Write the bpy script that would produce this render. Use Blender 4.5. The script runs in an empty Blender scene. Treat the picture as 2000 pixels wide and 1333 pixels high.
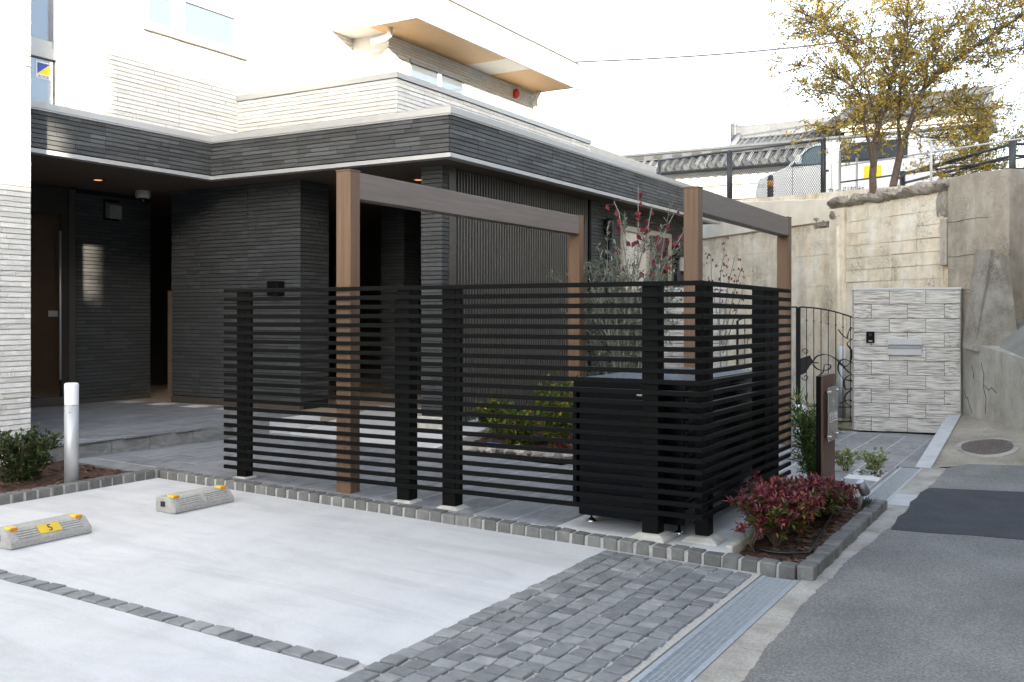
import bpy, bmesh, math, random
from mathutils import Vector, Matrix, noise
R = math.radians
random.seed(7)
S = bpy.context.scene
COL = S.collection

# ------------------------------------------------------------------ camera, world, sun, exposure
cam_d = bpy.data.cameras.new('camera'); cam = bpy.data.objects.new('camera', cam_d); COL.objects.link(cam)
cam.location = (0, 0, 1.62); cam.rotation_euler = (R(90), 0, R(30.21))
cam_d.sensor_width = 36.0; cam_d.lens = 36.0 * 1920 / 2000
cam_d.shift_y = -(666.5 - 616) / 2000.0
cam_d.clip_start = 0.05; cam_d.clip_end = 1500
S.camera = cam

SUN_EL = 13.8
SDIR = Vector((math.cos(R(SUN_EL)) * 0.732, -math.cos(R(SUN_EL)) * 0.681, math.sin(R(SUN_EL)))).normalized()
w = bpy.data.worlds.new('World'); S.world = w; w.use_nodes = True
nt = w.node_tree; nt.nodes.clear()
sky = nt.nodes.new('ShaderNodeTexSky'); sky.sky_type = 'NISHITA'; sky.sun_disc = False
sky.sun_elevation = R(SUN_EL); sky.sun_rotation = math.atan2(SDIR.x, SDIR.y)
sky.air_density = 1.0; sky.dust_density = 2.0; sky.ozone_density = 1.0
hs = nt.nodes.new('ShaderNodeHueSaturation'); hs.inputs['Saturation'].default_value = 0.58
bg = nt.nodes.new('ShaderNodeBackground'); bg.inputs['Strength'].default_value = 0.15
wo = nt.nodes.new('ShaderNodeOutputWorld')
nt.links.new(sky.outputs[0], hs.inputs['Color']); nt.links.new(hs.outputs[0], bg.inputs['Color']); nt.links.new(bg.outputs[0], wo.inputs[0])
sl = bpy.data.lights.new('sun', 'SUN'); sl.energy = 4.0; sl.angle = R(0.53); sl.color = (1.0, 0.86, 0.66)
so = bpy.data.objects.new('sun', sl); COL.objects.link(so)
so.rotation_euler = SDIR.to_track_quat('Z', 'Y').to_euler()
vs = S.view_settings
vs.view_transform = 'Standard'; vs.look = 'None'; vs.gamma = 1.0; vs.exposure = 2.42
try: vs.use_curve_mapping = False
except Exception: pass

# ------------------------------------------------------------------ materials
MATS = {}
class NT:
    """small node helper"""
    def __init__(s, name):
        m = bpy.data.materials.new(name); m.use_nodes = True; s.m = m; s.t = m.node_tree
        s.b = s.t.nodes['Principled BSDF']
        s.tc = s.n('ShaderNodeTexCoord')
    def n(s, ty, **kw):
        nd = s.t.nodes.new(ty)
        for k, v in kw.items(): setattr(nd, k, v)
        return nd
    def l(s, a, b): s.t.links.new(a, b)
    def vec(s, scale=(1, 1, 1), rot=(0, 0, 0), shift=False, src='Object'):
        mp = s.n('ShaderNodeMapping'); mp.inputs['Scale'].default_value = scale; mp.inputs['Rotation'].default_value = rot
        if shift:
            oi = s.n('ShaderNodeObjectInfo'); v = s.n('ShaderNodeVectorMath', operation='MULTIPLY_ADD')
            s.l(s.rnd(), v.inputs[0]); v.inputs[1].default_value = (31, 17, 23); s.l(s.tc.outputs[src], v.inputs[2])
            s.l(v.outputs[0], mp.inputs['Vector'])
        else: s.l(s.tc.outputs[src], mp.inputs['Vector'])
        return mp.outputs[0]
    def rnd(s):
        if not hasattr(s, '_r'):
            oi = s.n('ShaderNodeObjectInfo'); g = s.n('ShaderNodeNewGeometry')
            a = s.n('ShaderNodeMath', operation='ADD'); s.l(oi.outputs['Random'], a.inputs[0]); s.l(g.outputs['Random Per Island'], a.inputs[1])
            f = s.n('ShaderNodeMath', operation='FRACT'); s.l(a.outputs[0], f.inputs[0]); s._r = f.outputs[0]
        return s._r
    def noise(s, vec, scale=5, detail=4, rough=0.55, dist=0):
        nd = s.n('ShaderNodeTexNoise'); nd.inputs['Scale'].default_value = scale; nd.inputs['Detail'].default_value = detail
        nd.inputs['Roughness'].default_value = rough; nd.inputs['Distortion'].default_value = dist
        s.l(vec, nd.inputs['Vector']); return nd.outputs['Fac']
    def ramp(s, fac, stops, interp='LINEAR'):
        r = s.n('ShaderNodeValToRGB'); r.color_ramp.interpolation = interp
        e = r.color_ramp.elements
        while len(e) < len(stops): e.new(0.5)
        for i, (p, c) in enumerate(stops):
            e[i].position = p; e[i].color = (c[0], c[1], c[2], 1) if not isinstance(c, (int, float)) else (c, c, c, 1)
        s.l(fac, r.inputs[0]); return r.outputs[0]
    def mix(s, fac, a, b, mode='MIX'):
        m = s.n('ShaderNodeMix', data_type='RGBA', blend_type=mode)
        for sock, v in ((m.inputs['Factor'], fac), (m.inputs[6], a), (m.inputs[7], b)):
            if isinstance(v, (int, float)): sock.default_value = v
            elif isinstance(v, tuple): sock.default_value = (v[0], v[1], v[2], 1)
            else: s.l(v, sock)
        return m.outputs[2]
    def col(s, c):
        if isinstance(c, tuple): s.b.inputs['Base Color'].default_value = (c[0], c[1], c[2], 1)
        else: s.l(c, s.b.inputs['Base Color'])
    def bump(s, h, strength=0.3, dist=0.01, prev=None):
        b = s.n('ShaderNodeBump'); b.inputs['Strength'].default_value = strength; b.inputs['Distance'].default_value = dist
        s.l(h, b.inputs['Height'])
        if prev is not None: s.l(prev, b.inputs['Normal'])
        s.l(b.outputs[0], s.b.inputs['Normal']); return b.outputs[0]
    def fin(s, rough=0.7, metal=0.0, spec=None, **kw):
        s.b.inputs['Roughness'].default_value = rough; s.b.inputs['Metallic'].default_value = metal
        if spec is not None: s.b.inputs['Specular IOR Level'].default_value = spec
        for k, v in kw.items(): s.b.inputs[k].default_value = v
        MATS[s.m.name] = s.m; return s.m

def plain(name, c, rough=0.6, metal=0.0, var=0.08, scale=6, bump=0.0, spec=None, **kw):
    t = NT(name); f = t.noise(t.vec(), scale, 5)
    t.col(t.ramp(f, [(0.3, tuple(x * (1 - var) for x in c)), (0.7, tuple(min(1, x * (1 + var)) for x in c))]))
    if bump: t.bump(t.noise(t.vec(), scale * 12, 4), bump, 0.004)
    return t.fin(rough, metal, spec, **kw)

def cladding(name, stops, rough=0.65):
    t = NT(name)
    base = t.ramp(t.rnd(), stops)
    f = t.noise(t.vec((1, 1, 1), shift=True), 9, 5)
    t.col(t.mix(0.35, base, t.ramp(f, [(0.3, 0.55), (0.7, 1.0)]), 'MULTIPLY'))
    t.bump(t.noise(t.vec((1, 1, 1), shift=True), 34, 3, 0.6), 0.55, 0.012)
    return t.fin(rough)
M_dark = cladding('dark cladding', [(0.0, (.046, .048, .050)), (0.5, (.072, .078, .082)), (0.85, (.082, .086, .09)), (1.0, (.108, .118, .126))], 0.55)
M_dark2 = cladding('dark shaded cladding', [(0.0, (.042, .045, .047)), (0.6, (.052, .056, .059)), (1.0, (.066, .071, .074))], 0.6)  # same cladding under the canopy, shade put in as darker, more even tones
M_white = cladding('white cladding', [(0.0, (.66, .65, .62)), (0.6, (.74, .73, .70)), (1.0, (.80, .79, .76))], 0.7)
M_darkback = plain('dark joint', (.010, .0105, .011), .95)
M_whiteback = plain('pale joint', (.50, .49, .47), .9)
M_coping = plain('coping metal', (.43, .435, .44), .38, 0.25, .03)
M_soffit = plain('brown soffit', (.10, .072, .052), .6, var=.06)
M_black = plain('black aluminium', (.0055, .0055, .0056), .45, 0.0, .05, spec=.07)
M_bronze = plain('bronze aluminium', (.085, .078, .068), .4, .3, .05)
M_doorglass = plain('door glass warm reflection', (.045, .026, .014), .05, 0, .1, 2, spec=.5)  # brown base paints in the warm interior reflected by the glass
M_glassdark = plain('door glass', (.012, .012, .012), .04, 0, .02, spec=.6)
M_int = plain('dark lobby shade', (.03, .026, .022), .8)  # near black colour carries the shade of the porch opening
M_beige = plain('lobby floor', (.42, .33, .24), .5)

def woodmat(name, along, c0, c1):
    t = NT(name)
    sc = {'x': (1.2, 30, 30), 'y': (30, 1.2, 30), 'z': (30, 30, 1.2)}[along]
    f = t.noise(t.vec(sc), 1.0, 6, .6, .6); g = t.noise(t.vec(tuple(q * 3 for q in sc)), 1.0, 3)
    c = t.ramp(f, [(.25, c0), (.5, tuple((a + b) / 2 for a, b in zip(c0, c1))), (.75, c1)])
    t.col(t.mix(.25, c, t.ramp(g, [(.3, .6), (.7, 1.0)]), 'MULTIPLY'))
    t.bump(g, .12, .003); return t.fin(.5)
M_woodz = woodmat('wood grain post', 'z', (.115, .062, .033), (.21, .122, .066))
M_woody = woodmat('wood grain beam sky grey', 'y', (.145, .115, .10), (.215, .178, .155))  # same wood as the posts, greyed to paint in sky reflection
M_eavewood = woodmat('eave board wood', 'x', (.66, .42, .21), (.80, .55, .31))
M_signbrown = plain('sign brown', (.13, .068, .045), .5, 0, .05)

t = NT('parking concrete')
f1 = t.noise(t.vec(), .8, 6, .6); f2 = t.noise(t.vec((1, .35, 1)), 3.0, 6, .65); f3 = t.noise(t.vec(), 90, 3)
c = t.mix(.5, t.ramp(f1, [(.3, (.545, .55, .555)), (.7, (.66, .66, .66))]), t.ramp(f2, [(.3, (.53, .53, .535)), (.65, (.67, .67, .665))]))
f4 = t.noise(t.vec((.5, 2.2, 1), rot=(0, 0, .25)), 1.6, 7, .7, .8); f5 = t.noise(t.vec(), 11, 5, .7)
c = t.mix(.55, c, t.ramp(f4, [(.36, .80), (.56, 1.06)]), 'MULTIPLY'); c = t.mix(t.ramp(f5, [(.66, 0.0), (.80, .30)]), c, (.40, .39, .37))
t.col(t.mix(.16, c, t.ramp(f3, [(.35, .55), (.6, 1.0)]), 'MULTIPLY')); t.bump(f5, .10, .006); M_pad = t.fin(.8)

t = NT('mortar'); f = t.noise(t.vec(), 60, 4)
t.col(t.ramp(f, [(.3, (.36, .345, .315)), (.7, (.52, .50, .465))])); t.bump(f, .6, .006); M_mortar = t.fin(.95)

def settmat(name, a, b):
    t = NT(name); base = t.ramp(t.rnd(), [(0, a), (.7, tuple((p + q) / 2 for p, q in zip(a, b))), (1, b)])
    f = t.noise(t.vec(src='Object', shift=True), 1.0, 6, .7); g = t.noise(t.vec((3.5, 3.5, 3.5), shift=True), 1.0, 4, .7)
    c = t.mix(.65, base, t.ramp(f, [(.3, .5), (.72, 1.25)]), 'MULTIPLY'); c = t.mix(t.ramp(g, [(.64, 0.0), (.74, .55)]), c, (.42, .41, .39))
    t.col(c); t.bump(f, .7, .02); return t.fin(.7)
M_sett = settmat('granite sett', (.19, .20, .205), (.34, .345, .345))
M_curb = settmat('granite kerb sett', (.125, .125, .12), (.225, .222, .21))

def tilemat(name, a, b, c3):
    t = NT(name); base = t.ramp(t.rnd(), [(0, a), (1, b)])
    f = t.noise(t.vec((1.3, .8, 1.3), rot=(0, 0, .6), shift=True), 1.4, 7, .62, 1.6); g = t.noise(t.vec((1, .5, 1), shift=True), 6, 5)
    c = t.mix(t.ramp(f, [(.40, 0.0), (.68, .8)]), base, c3)
    t.col(t.mix(.35, c, t.ramp(g, [(.3, .72), (.7, 1.1)]), 'MULTIPLY')); t.bump(g, .08, .01); return t.fin(.42)
M_tile = tilemat('slate tile', (.165, .17, .182), (.25, .257, .27), (.36, .366, .378))
M_riser = tilemat('slate riser tile', (.15, .15, .148), (.2, .2, .198), (.30, .30, .295))
M_grout = plain('tile grout', (.66, .66, .66), .9)

t = NT('asphalt'); f = t.noise(t.vec(), 70, 3, .75); g = t.noise(t.vec(), 1.3, 6, .65); sp = t.noise(t.vec(), 48, 2); g2 = t.noise(t.vec((1, .25, 1)), 2.2, 5, .6)
c = t.ramp(g, [(.3, (.17, .168, .16)), (.7, (.25, .247, .235))]); c = t.mix(.45, c, t.ramp(g2, [(.35, .7), (.65, 1.12)]), 'MULTIPLY')
c = t.mix(.8, c, t.ramp(f, [(.30, .45), (.5, 1.0), (.70, 1.6)]), 'MULTIPLY'); c = t.mix(t.ramp(sp, [(.68, 0.0), (.73, .75)]), c, (.42, .41, .39))
t.col(c); t.bump(f, .8, .012); M_asph = t.fin(.9)
t = NT('asphalt patch'); f = t.noise(t.vec(), 75, 3, .75); g = t.noise(t.vec(), 4, 5)
c = t.ramp(g, [(.3, (.034, .038, .045)), (.7, (.052, .056, .064))]); t.col(t.mix(.6, c, t.ramp(f, [(.3, .5), (.65, 1.5)]), 'MULTIPLY')); t.bump(f, .7, .006); M_patch = t.fin(.85)
t = NT('gutter concrete'); f = t.noise(t.vec(), 60, 4, .75); g = t.noise(t.vec(), 3.0, 6, .65)
c = t.ramp(g, [(.28, (.24, .215, .18)), (.5, (.40, .375, .335)), (.72, (.52, .50, .46))]); t.col(t.mix(.7, c, t.ramp(f, [(.3, .55), (.62, 1.15)]), 'MULTIPLY')); t.bump(f, .5, .006); M_gutter = t.fin(.95)
t = NT('ramp concrete'); f = t.noise(t.vec(), 60, 4, .75); g = t.noise(t.vec(), 1.6, 6, .65)
c = t.ramp(g, [(.28, (.20, .18, .14)), (.5, (.33, .30, .245)), (.72, (.44, .41, .35))]); t.col(t.mix(.75, c, t.ramp(f, [(.3, .5), (.62, 1.2)]), 'MULTIPLY')); t.bump(f, .6, .008); M_ramp = t.fin(.95)
M_newconc = plain('new concrete', (.50, .51, .52), .85, 0, .12, 5, .2)
M_padpale = plain('pale concrete', (.62, .62, .61), .8, 0, .06, 5, .15)
M_block = plain('footing concrete', (.50, .48, .43), .9, 0, .18, 14, .5)
M_galv = plain('galvanised steel', (.52, .56, .60), .42, .5, .12, 30)
M_drainhole = plain('drain dark', (.02, .02, .02), .9)
M_steel = plain('brushed aluminium', (.50, .51, .525), .48, .45, .03)
M_opal = plain('opal acrylic', (.80, .81, .83), .35, 0, .01)
M_yellow = plain('yellow reflector', (.85, .58, .04), .3, 0, .05)
M_amber = plain('amber reflector', (.70, .22, .0), .25, 0, .05)
M_plateY = plain('number plate yellow', (.72, .50, .03), .45, 0, .05)
M_ink = plain('dark print', (.03, .03, .035), .5)
M_whiteink = plain('white print', (.8, .8, .8), .5)
M_unit = plain('black blue steel', (.0035, .0042, .007), .25, 0, .05, spec=.16)
M_unittop = plain('unit lid sky sheen', (.34, .37, .42), .28, .8, .05)  # pale blue metal paints the sky sheen on top of the black lid
M_chrome = plain('chrome', (.75, .75, .75), .1, 1, .01)
M_frame = plain('window frame white', (.66, .65, .62), .5, 0, .03)
M_framegrey = plain('window frame grey', (.42, .43, .44), .4, .4, .03)
M_beigeframe = plain('window frame beige', (.42, .39, .33), .5)
M_red = plain('red plastic', (.55, .03, .02), .35)
M_pipe = plain('dark downpipe', (.012, .012, .013), .25, 0, .04)
M_palebox = plain('pale utility box', (.62, .60, .55), .5)
M_iron = plain('wrought iron', (.013, .013, .014), .45, .2, .1, 30)
M_plaster = plain('white plaster', (.62, .61, .59), .85, 0, .05, 3)
M_kawara = settmat('grey roof tile', (.06, .068, .08), (.12, .132, .15))
M_kawaradark = plain('dark roof band', (.04, .04, .042), .7)
M_vanwhite = plain('van paint', (.74, .74, .73), .2, 0, .02, spec=.5)
M_tyre = plain('tyre rubber', (.02, .02, .02), .85)
M_vanglass = plain('van glass', (.10, .15, .17), .05, 0, .1, 3, spec=.6)
M_bumper = plain('bumper black', (.02, .02, .02), .6)
M_bark = plain('bark', (.13, .095, .072), .9, 0, .25, 18, .6)
M_stem = plain('shrub stem', (.11, .075, .05), .9, 0, .2, 20)
M_greystem = plain('grey stem', (.26, .25, .22), .9, 0, .15, 20)
t = NT('mulch'); f = t.noise(t.vec(), 55, 5, .7); c = t.ramp(f, [(.28, (.018, .010, .007)), (.5, (.07, .034, .022)), (.75, (.17, .095, .06))]); t.col(c); t.bump(f, 1.0, .02); M_mulch = t.fin(.95)
M_chip = settmat('bark chip', (.05, .024, .015), (.20, .11, .065))
M_rock = settmat('garden rock', (.22, .20, .18), (.55, .51, .46))
M_bluetag = plain('blue tag', (.06, .25, .62), .5)
M_hose = plain('hose rubber', (.012, .012, .012), .4)
M_ground = plain('ground soil', (.16, .15, .13), .95, 0, .2, 1)
M_lane = plain('lane concrete', (.22, .215, .20), .95, 0, .18, 2, .4)
M_wire = plain('cable black', (.03, .03, .035), .6)
M_cream = plain('cream render', (.55, .50, .42), .85)
M_greyr = plain('grey render', (.45, .45, .45), .85)
M_orange = plain('orange band', (.80, .34, .02), .45)
M_bollard = plain('bollard grey', (.05, .045, .045), .6)
M_sky = plain('window glass sky tint', (.22, .26, .31), .03, .55, .02, spec=.8)  # blue grey, part metal base puts reflected sky into the panes
M_advert = plain('yellow advert', (.75, .62, .02), .5, 0, .05)

def concretewall(name, c0, c1, c2, scale=1.0, speck=.55):
    t = NT(name)
    f = t.noise(t.vec((1, 1, .6)), 1.9 * scale, 8, .68); g = t.noise(t.vec(), 38, 5, .75); h = t.noise(t.vec(), 1.5 * scale, 5, .6)
    v = t.noise(t.vec((5, 5, .3)), 1.0, 6, .65); b = t.noise(t.vec(), 5.0, 6, .7)
    c = t.ramp(f, [(.30, c0), (.5, c1), (.68, c2)])
    c = t.mix(.40, c, t.ramp(v, [(.30, .62), (.58, 1.2)]), 'MULTIPLY'); c = t.mix(.4, c, t.ramp(b, [(.32, .70), (.55, 1.2)]), 'MULTIPLY')
    pock = t.ramp(h, [(.50, 0.0), (.64, 1.0)]); dots = t.ramp(g, [(.44, 1.0), (.54, 0.0)])
    k = t.mix(1.0, pock, dots, 'MULTIPLY')
    c = t.mix(t.mix(1.0, k, (speck, speck, speck), 'MULTIPLY'), c, tuple(q * .3 for q in c0))
    t.col(c); nb_ = t.bump(g, .7, .02); t.bump(b, .5, .04, nb_); return t.fin(.95)
M_ret = concretewall('old beige concrete', (.60, .49, .34), (.84, .74, .58), (.92, .87, .76), 1.0, .6)
M_retgrey = concretewall('old grey concrete', (.27, .23, .175), (.40, .35, .28), (.50, .45, .375), 1.3, .5)
M_retnew = plain('pale band concrete', (.86, .78, .65), .9, 0, .1, 3, .3)
M_rubble = concretewall('broken rubble', (.20, .17, .14), (.36, .32, .27), (.50, .46, .40), 3, .8)
M_crack = concretewall('cracked concrete', (.26, .25, .215), (.36, .345, .305), (.46, .44, .40), .8, .35)
M_fissure = plain('fissure dark', (.05, .045, .04), .95)
t = NT('strata tile'); b0 = t.rnd()
f = t.noise(t.vec((2.2, 1, 11), shift=True), 1.0, 3, .55, .3); g = t.noise(t.vec((6, 1, 26), shift=True), 1.0, 2)
c = t.ramp(f, [(.34, (.33, .30, .265)), (.45, (.58, .545, .495)), (.60, (.74, .705, .65))])  # real stripe tones; the darkest lines also paint in the groove shadows
t.col(t.mix(.25, c, t.ramp(b0, [(0, .75), (1, 1.05)]), 'MULTIPLY')); b1 = t.bump(f, .9, .03); t.bump(g, .3, .01, b1); M_strata = t.fin(.8)

def leafmat(name, stops, rough=.5, trans=.0, spec=.3):
    t = NT(name); c = t.ramp(t.rnd(), stops); t.col(c); m = t.fin(rough, 0, spec)
    if trans:
        tr = t.n('ShaderNodeBsdfTranslucent'); mx = t.n('ShaderNodeMixShader'); mx.inputs[0].default_value = trans
        t.l(c, tr.inputs['Color']); out = t.t.nodes['Material Output']
        t.l(t.b.outputs[0], mx.inputs[1]); t.l(tr.outputs[0], mx.inputs[2]); t.l(mx.outputs[0], out.inputs[0])
    return m
L_azalea = leafmat('azalea leaf', [(0, (.016, .032, .010)), (.5, (.035, .062, .018)), (.85, (.065, .10, .03)), (1, (.11, .08, .04))])
L_nandred = leafmat('nandina red leaf', [(0, (.08, .016, .024)), (.4, (.16, .03, .044)), (.7, (.24, .055, .066)), (1, (.36, .11, .07))], .38, .15, .5)
L_nandgrn = leafmat('nandina green leaf', [(0, (.03, .055, .015)), (.5, (.075, .11, .022)), (.8, (.15, .17, .03)), (1, (.28, .12, .03))], .4, .15, .5)
L_bamboo = leafmat('narrow green leaf', [(0, (.03, .07, .02)), (.6, (.075, .14, .035)), (1, (.19, .26, .06))], .4, .15)
L_olive = leafmat('olive leaf', [(0, (.075, .10, .065)), (.6, (.15, .18, .12)), (1, (.32, .36, .28))], .5)
L_red = leafmat('crimson leaf', [(0, (.11, .012, .018)), (1, (.27, .04, .05))], .45, .25)
L_bed = leafmat('bed leaf', [(0, (.04, .08, .015)), (.6, (.10, .16, .025)), (.88, (.24, .25, .03)), (1, (.50, .27, .03))], .45, .15)
L_varieg = leafmat('variegated leaf', [(0, (.12, .19, .05)), (.5, (.28, .34, .12)), (1, (.55, .56, .30))], .5, .1)
L_tree = leafmat('autumn tree leaf', [(0, (.22, .25, .07)), (.35, (.42, .35, .08)), (.7, (.62, .44, .09)), (1, (.80, .52, .13))], .6, .5)
L_grass = leafmat('dwarf grass blade', [(0, (.015, .035, .015)), (1, (.05, .085, .035))])

# ------------------------------------------------------------------ object helpers
def thing(name, label, cat, loc=(0, 0, 0), group=None):
    o = bpy.data.objects.new(name, None); COL.objects.link(o); o.location = loc; o.empty_display_size = .2
    o['label'] = label; o['category'] = cat
    if group: o['group'] = group
    return o
def tag(o, label, cat, group=None):
    o['label'] = label; o['category'] = cat
    if group: o['group'] = group
    return o
def wloc(p):
    v = Vector((0, 0, 0))
    while p is not None:
        if p.get('_org'): pass
        v = v + Vector(p.location); p = p.parent
    return v
def link(name, me, mat=None, parent=None, loc=None, rot=None, scale=None):
    """mesh object; loc in world coordinates, parents are unrotated empties or meshes at the world origin"""
    o = bpy.data.objects.new(name, me); COL.objects.link(o)
    if mat is not None and not me.materials: me.materials.append(mat)
    base = Vector((0, 0, 0))
    if parent is not None:
        o.parent = parent
        q = parent
        M = Matrix.Identity(4)
        chain = []
        while q is not None: chain.append(q); q = q.parent
        for q in reversed(chain): M = M @ q.matrix_parent_inverse @ Matrix.LocRotScale(q.location, q.rotation_euler, q.scale)
        o.matrix_parent_inverse = M.inverted()
    if loc is not None: o.location = loc
    if rot is not None: o.rotation_euler = rot
    if scale is not None: o.scale = scale
    return o
def struct(o): o['kind'] = 'structure'; return o
def stuff(o): o['kind'] = 'stuff'; return o

class MB:
    def __init__(s): s.v = []; s.f = []
    def add(s, vs, fs):
        k = len(s.v); s.v += [tuple(p) for p in vs]; s.f += [tuple(i + k for i in f) for f in fs]; return s
    def box(s, x0, x1, y0, y1, z0, z1):
        return s.add([(x0, y0, z0), (x1, y0, z0), (x1, y1, z0), (x0, y1, z0), (x0, y0, z1), (x1, y0, z1), (x1, y1, z1), (x0, y1, z1)],
                     [(0, 3, 2, 1), (4, 5, 6, 7), (0, 1, 5, 4), (1, 2, 6, 5), (2, 3, 7, 6), (3, 0, 4, 7)])
    def prism(s, pts, z0, z1):
        """pts: plan polygon ccw; z0,z1 floats or functions of (x,y)"""
        f0 = z0 if callable(z0) else (lambda x, y: z0); f1 = z1 if callable(z1) else (lambda x, y: z1)
        n = len(pts)
        vs = [(x, y, f0(x, y)) for x, y in pts] + [(x, y, f1(x, y)) for x, y in pts]
        fs = [tuple(range(n - 1, -1, -1)), tuple(range(n, 2 * n))] + [(i, (i + 1) % n, n + (i + 1) % n, n + i) for i in range(n)]
        return s.add(vs, fs)
    def extr(s, pts, d):
        """3D polygon extruded by vector d"""
        n = len(pts); d = Vector(d); a = [Vector(p) for p in pts]; b = [p + d for p in a]
        return s.add(a + b, [tuple(range(n - 1, -1, -1)), tuple(range(n, 2 * n))] + [(i, (i + 1) % n, n + (i + 1) % n, n + i) for i in range(n)])
    def tube(s, pts, r, seg=6, cap=True):
        pts = [Vector(p) for p in pts]; n = len(pts); rs = r if isinstance(r, (list, tuple)) else [r] * n
        vs = []; fs = []
        up = Vector((0, 0, 1)); prev = None
        for i, p in enumerate(pts):
            d = (pts[min(i + 1, n - 1)] - pts[max(i - 1, 0)])
            d = d.normalized() if d.length > 1e-9 else Vector((0, 0, 1))
            if prev is None: a = d.orthogonal().normalized()
            else:
                a = prev - d * prev.dot(d); a = a.normalized() if a.length > 1e-6 else d.orthogonal().normalized()
            prev = a; b = d.cross(a)
            for k in range(seg):
                t_ = 2 * math.pi * k / seg; vs.append(p + (a * math.cos(t_) + b * math.sin(t_)) * rs[i])
        for i in range(n - 1):
            for k in range(seg):
                fs.append((i * seg + k, i * seg + (k + 1) % seg, (i + 1) * seg + (k + 1) % seg, (i + 1) * seg + k))
        if cap: fs.append(tuple(range(seg - 1, -1, -1))); fs.append(tuple((n - 1) * seg + k for k in range(seg)))
        return s.add(vs, fs)
    def lathe(s, prof, c, seg=20, axis=None):
        """prof: (r,h) list round axis from point c"""
        c = Vector(c); ax = Vector(axis).normalized() if axis is not None else Vector((0, 0, 1)); a = ax.orthogonal().normalized(); b = ax.cross(a)
        vs = []; n = len(prof)
        for r, h in prof:
            for k in range(seg):
                q = 2 * math.pi * k / seg; vs.append(c + ax * h + (a * math.cos(q) + b * math.sin(q)) * r)
        fs = [(i * seg + k, i * seg + (k + 1) % seg, (i + 1) * seg + (k + 1) % seg, (i + 1) * seg + k) for i in range(n - 1) for k in range(seg)]
        fs += [tuple(range(seg - 1, -1, -1)), tuple((n - 1) * seg + k for k in range(seg))]
        return s.add(vs, fs)
    def mesh(s, name='m', smooth=False, bevel=0, fix=False):
        me = bpy.data.meshes.new(name); me.from_pydata(s.v, [], s.f)
        if bevel or fix:
            bm = bmesh.new(); bm.from_mesh(me)
            if fix: bmesh.ops.recalc_face_normals(bm, faces=bm.faces[:])
            if bevel: bmesh.ops.bevel(bm, geom=bm.edges[:], offset=bevel, segments=1, affect='EDGES')
            bm.to_mesh(me); bm.free()
        me.update()
        if smooth:
            for p in me.polygons: p.use_smooth = True
        return me
    def obj(s, name, mat, parent=None, smooth=False, bevel=0, fix=False):
        return link(name, s.mesh(name, smooth, bevel, fix), mat, parent)
def bx(name, x0, x1, y0, y1, z0, z1, mat, parent=None, bevel=0):
    return MB().box(x0, x1, y0, y1, z0, z1).obj(name, mat, parent, bevel=bevel)

def roughbox(seed, jit=.06, bev=.10):
    """unit cube centred in x,y,z with chipped bevelled edges"""
    rr = random.Random(seed); bm = bmesh.new(); bmesh.ops.create_cube(bm, size=1.0)
    for v in bm.verts: v.co += Vector((rr.uniform(-jit, jit), rr.uniform(-jit, jit), rr.uniform(-jit * .5, jit * .5)))
    bmesh.ops.bevel(bm, geom=bm.edges[:], offset=bev, segments=1, affect='EDGES')
    for v in bm.verts: v.co += Vector((rr.uniform(-.015, .015), rr.uniform(-.015, .015), rr.uniform(-.02, .02)))
    me = bpy.data.meshes.new('stone'); bm.to_mesh(me); bm.free(); return me
def unitbox(name, mat, bev=0):
    me = MB().box(-.5, .5, -.5, .5, -.5, .5).mesh(name, bevel=bev); me.materials.append(mat); return me

SL = 0.025
def zg(x, y=0): return -SL * (x + 1.6) if x < -1.6 else 0.0
def lift(d): return lambda x, y: zg(x) + d

# ================================================================== SETTING
struct(MB().prism([(-300, -300), (300, -300), (300, 300), (-300, 300)], -.6, -.35).obj('ground', M_ground))
edge = [(-40, -1.31), (4.2, -1.315), (6.0, -1.355), (7.6, -1.30), (9.9, -1.262), (11.4, -1.25)]
def edgex(y):
    for (a, xa), (b, xb) in zip(edge, edge[1:]):
        if a <= y <= b: return xa + (xb - xa) * (y - a) / (b - a)
    return -1.3
je = [(edgex(y / 50) + noise.noise((y * .04, 1.3, 0)) * .035 + noise.noise((y * .31, 7.1, 0)) * .014, y / 50) for y in range(565, 60, -1)]
struct(MB().prism([(-1.33, -40), (4.6, -40), (4.6, 12.4), (1.5, 12.3), (-.56, 11.9), (-1.10, 11.72)] + je, -.3, .0035).obj('street', M_asph))
struct(MB().prism([(-1.26, 7.84), (-1.0, 7.86), (-.7, 7.93), (-.37, 7.96), (.3, 8.02), (3.2, 8.25), (3.2, 10.3), (.4, 10.15), (-.47, 10.1), (-.9, 9.98), (-1.25, 9.89), (-1.29, 9.6), (-1.28, 9.3), (-1.30, 9.05), (-1.27, 8.8), (-1.26, 8.6), (-1.29, 8.35), (-1.27, 8.1)], -.02, .0085).obj('asphalt_patch', M_patch))
# gutter slabs
gut = struct(MB().prism([(-1.50, -40), (-1.31, -40), (-1.31, 11.5), (-1.50, 11.2)], -.3, -.03).obj('gutter', M_gutter))
yy = -1.0; i = 0
while yy < 11.2:
    L = random.choice([.6, .6, 1.2, .9]); y1 = min(yy + L, 11.3); mt = M_newconc if 8.3 < yy < 9.3 else M_gutter
    o = MB().prism([(-1.498, yy + .004), (edgex(yy) + .07, yy + .004), (edgex(y1) + .07, y1 - .004), (-1.498, y1 - .004)], -.2, .0).obj('gutter_slab', mt, gut); yy = y1
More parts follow.
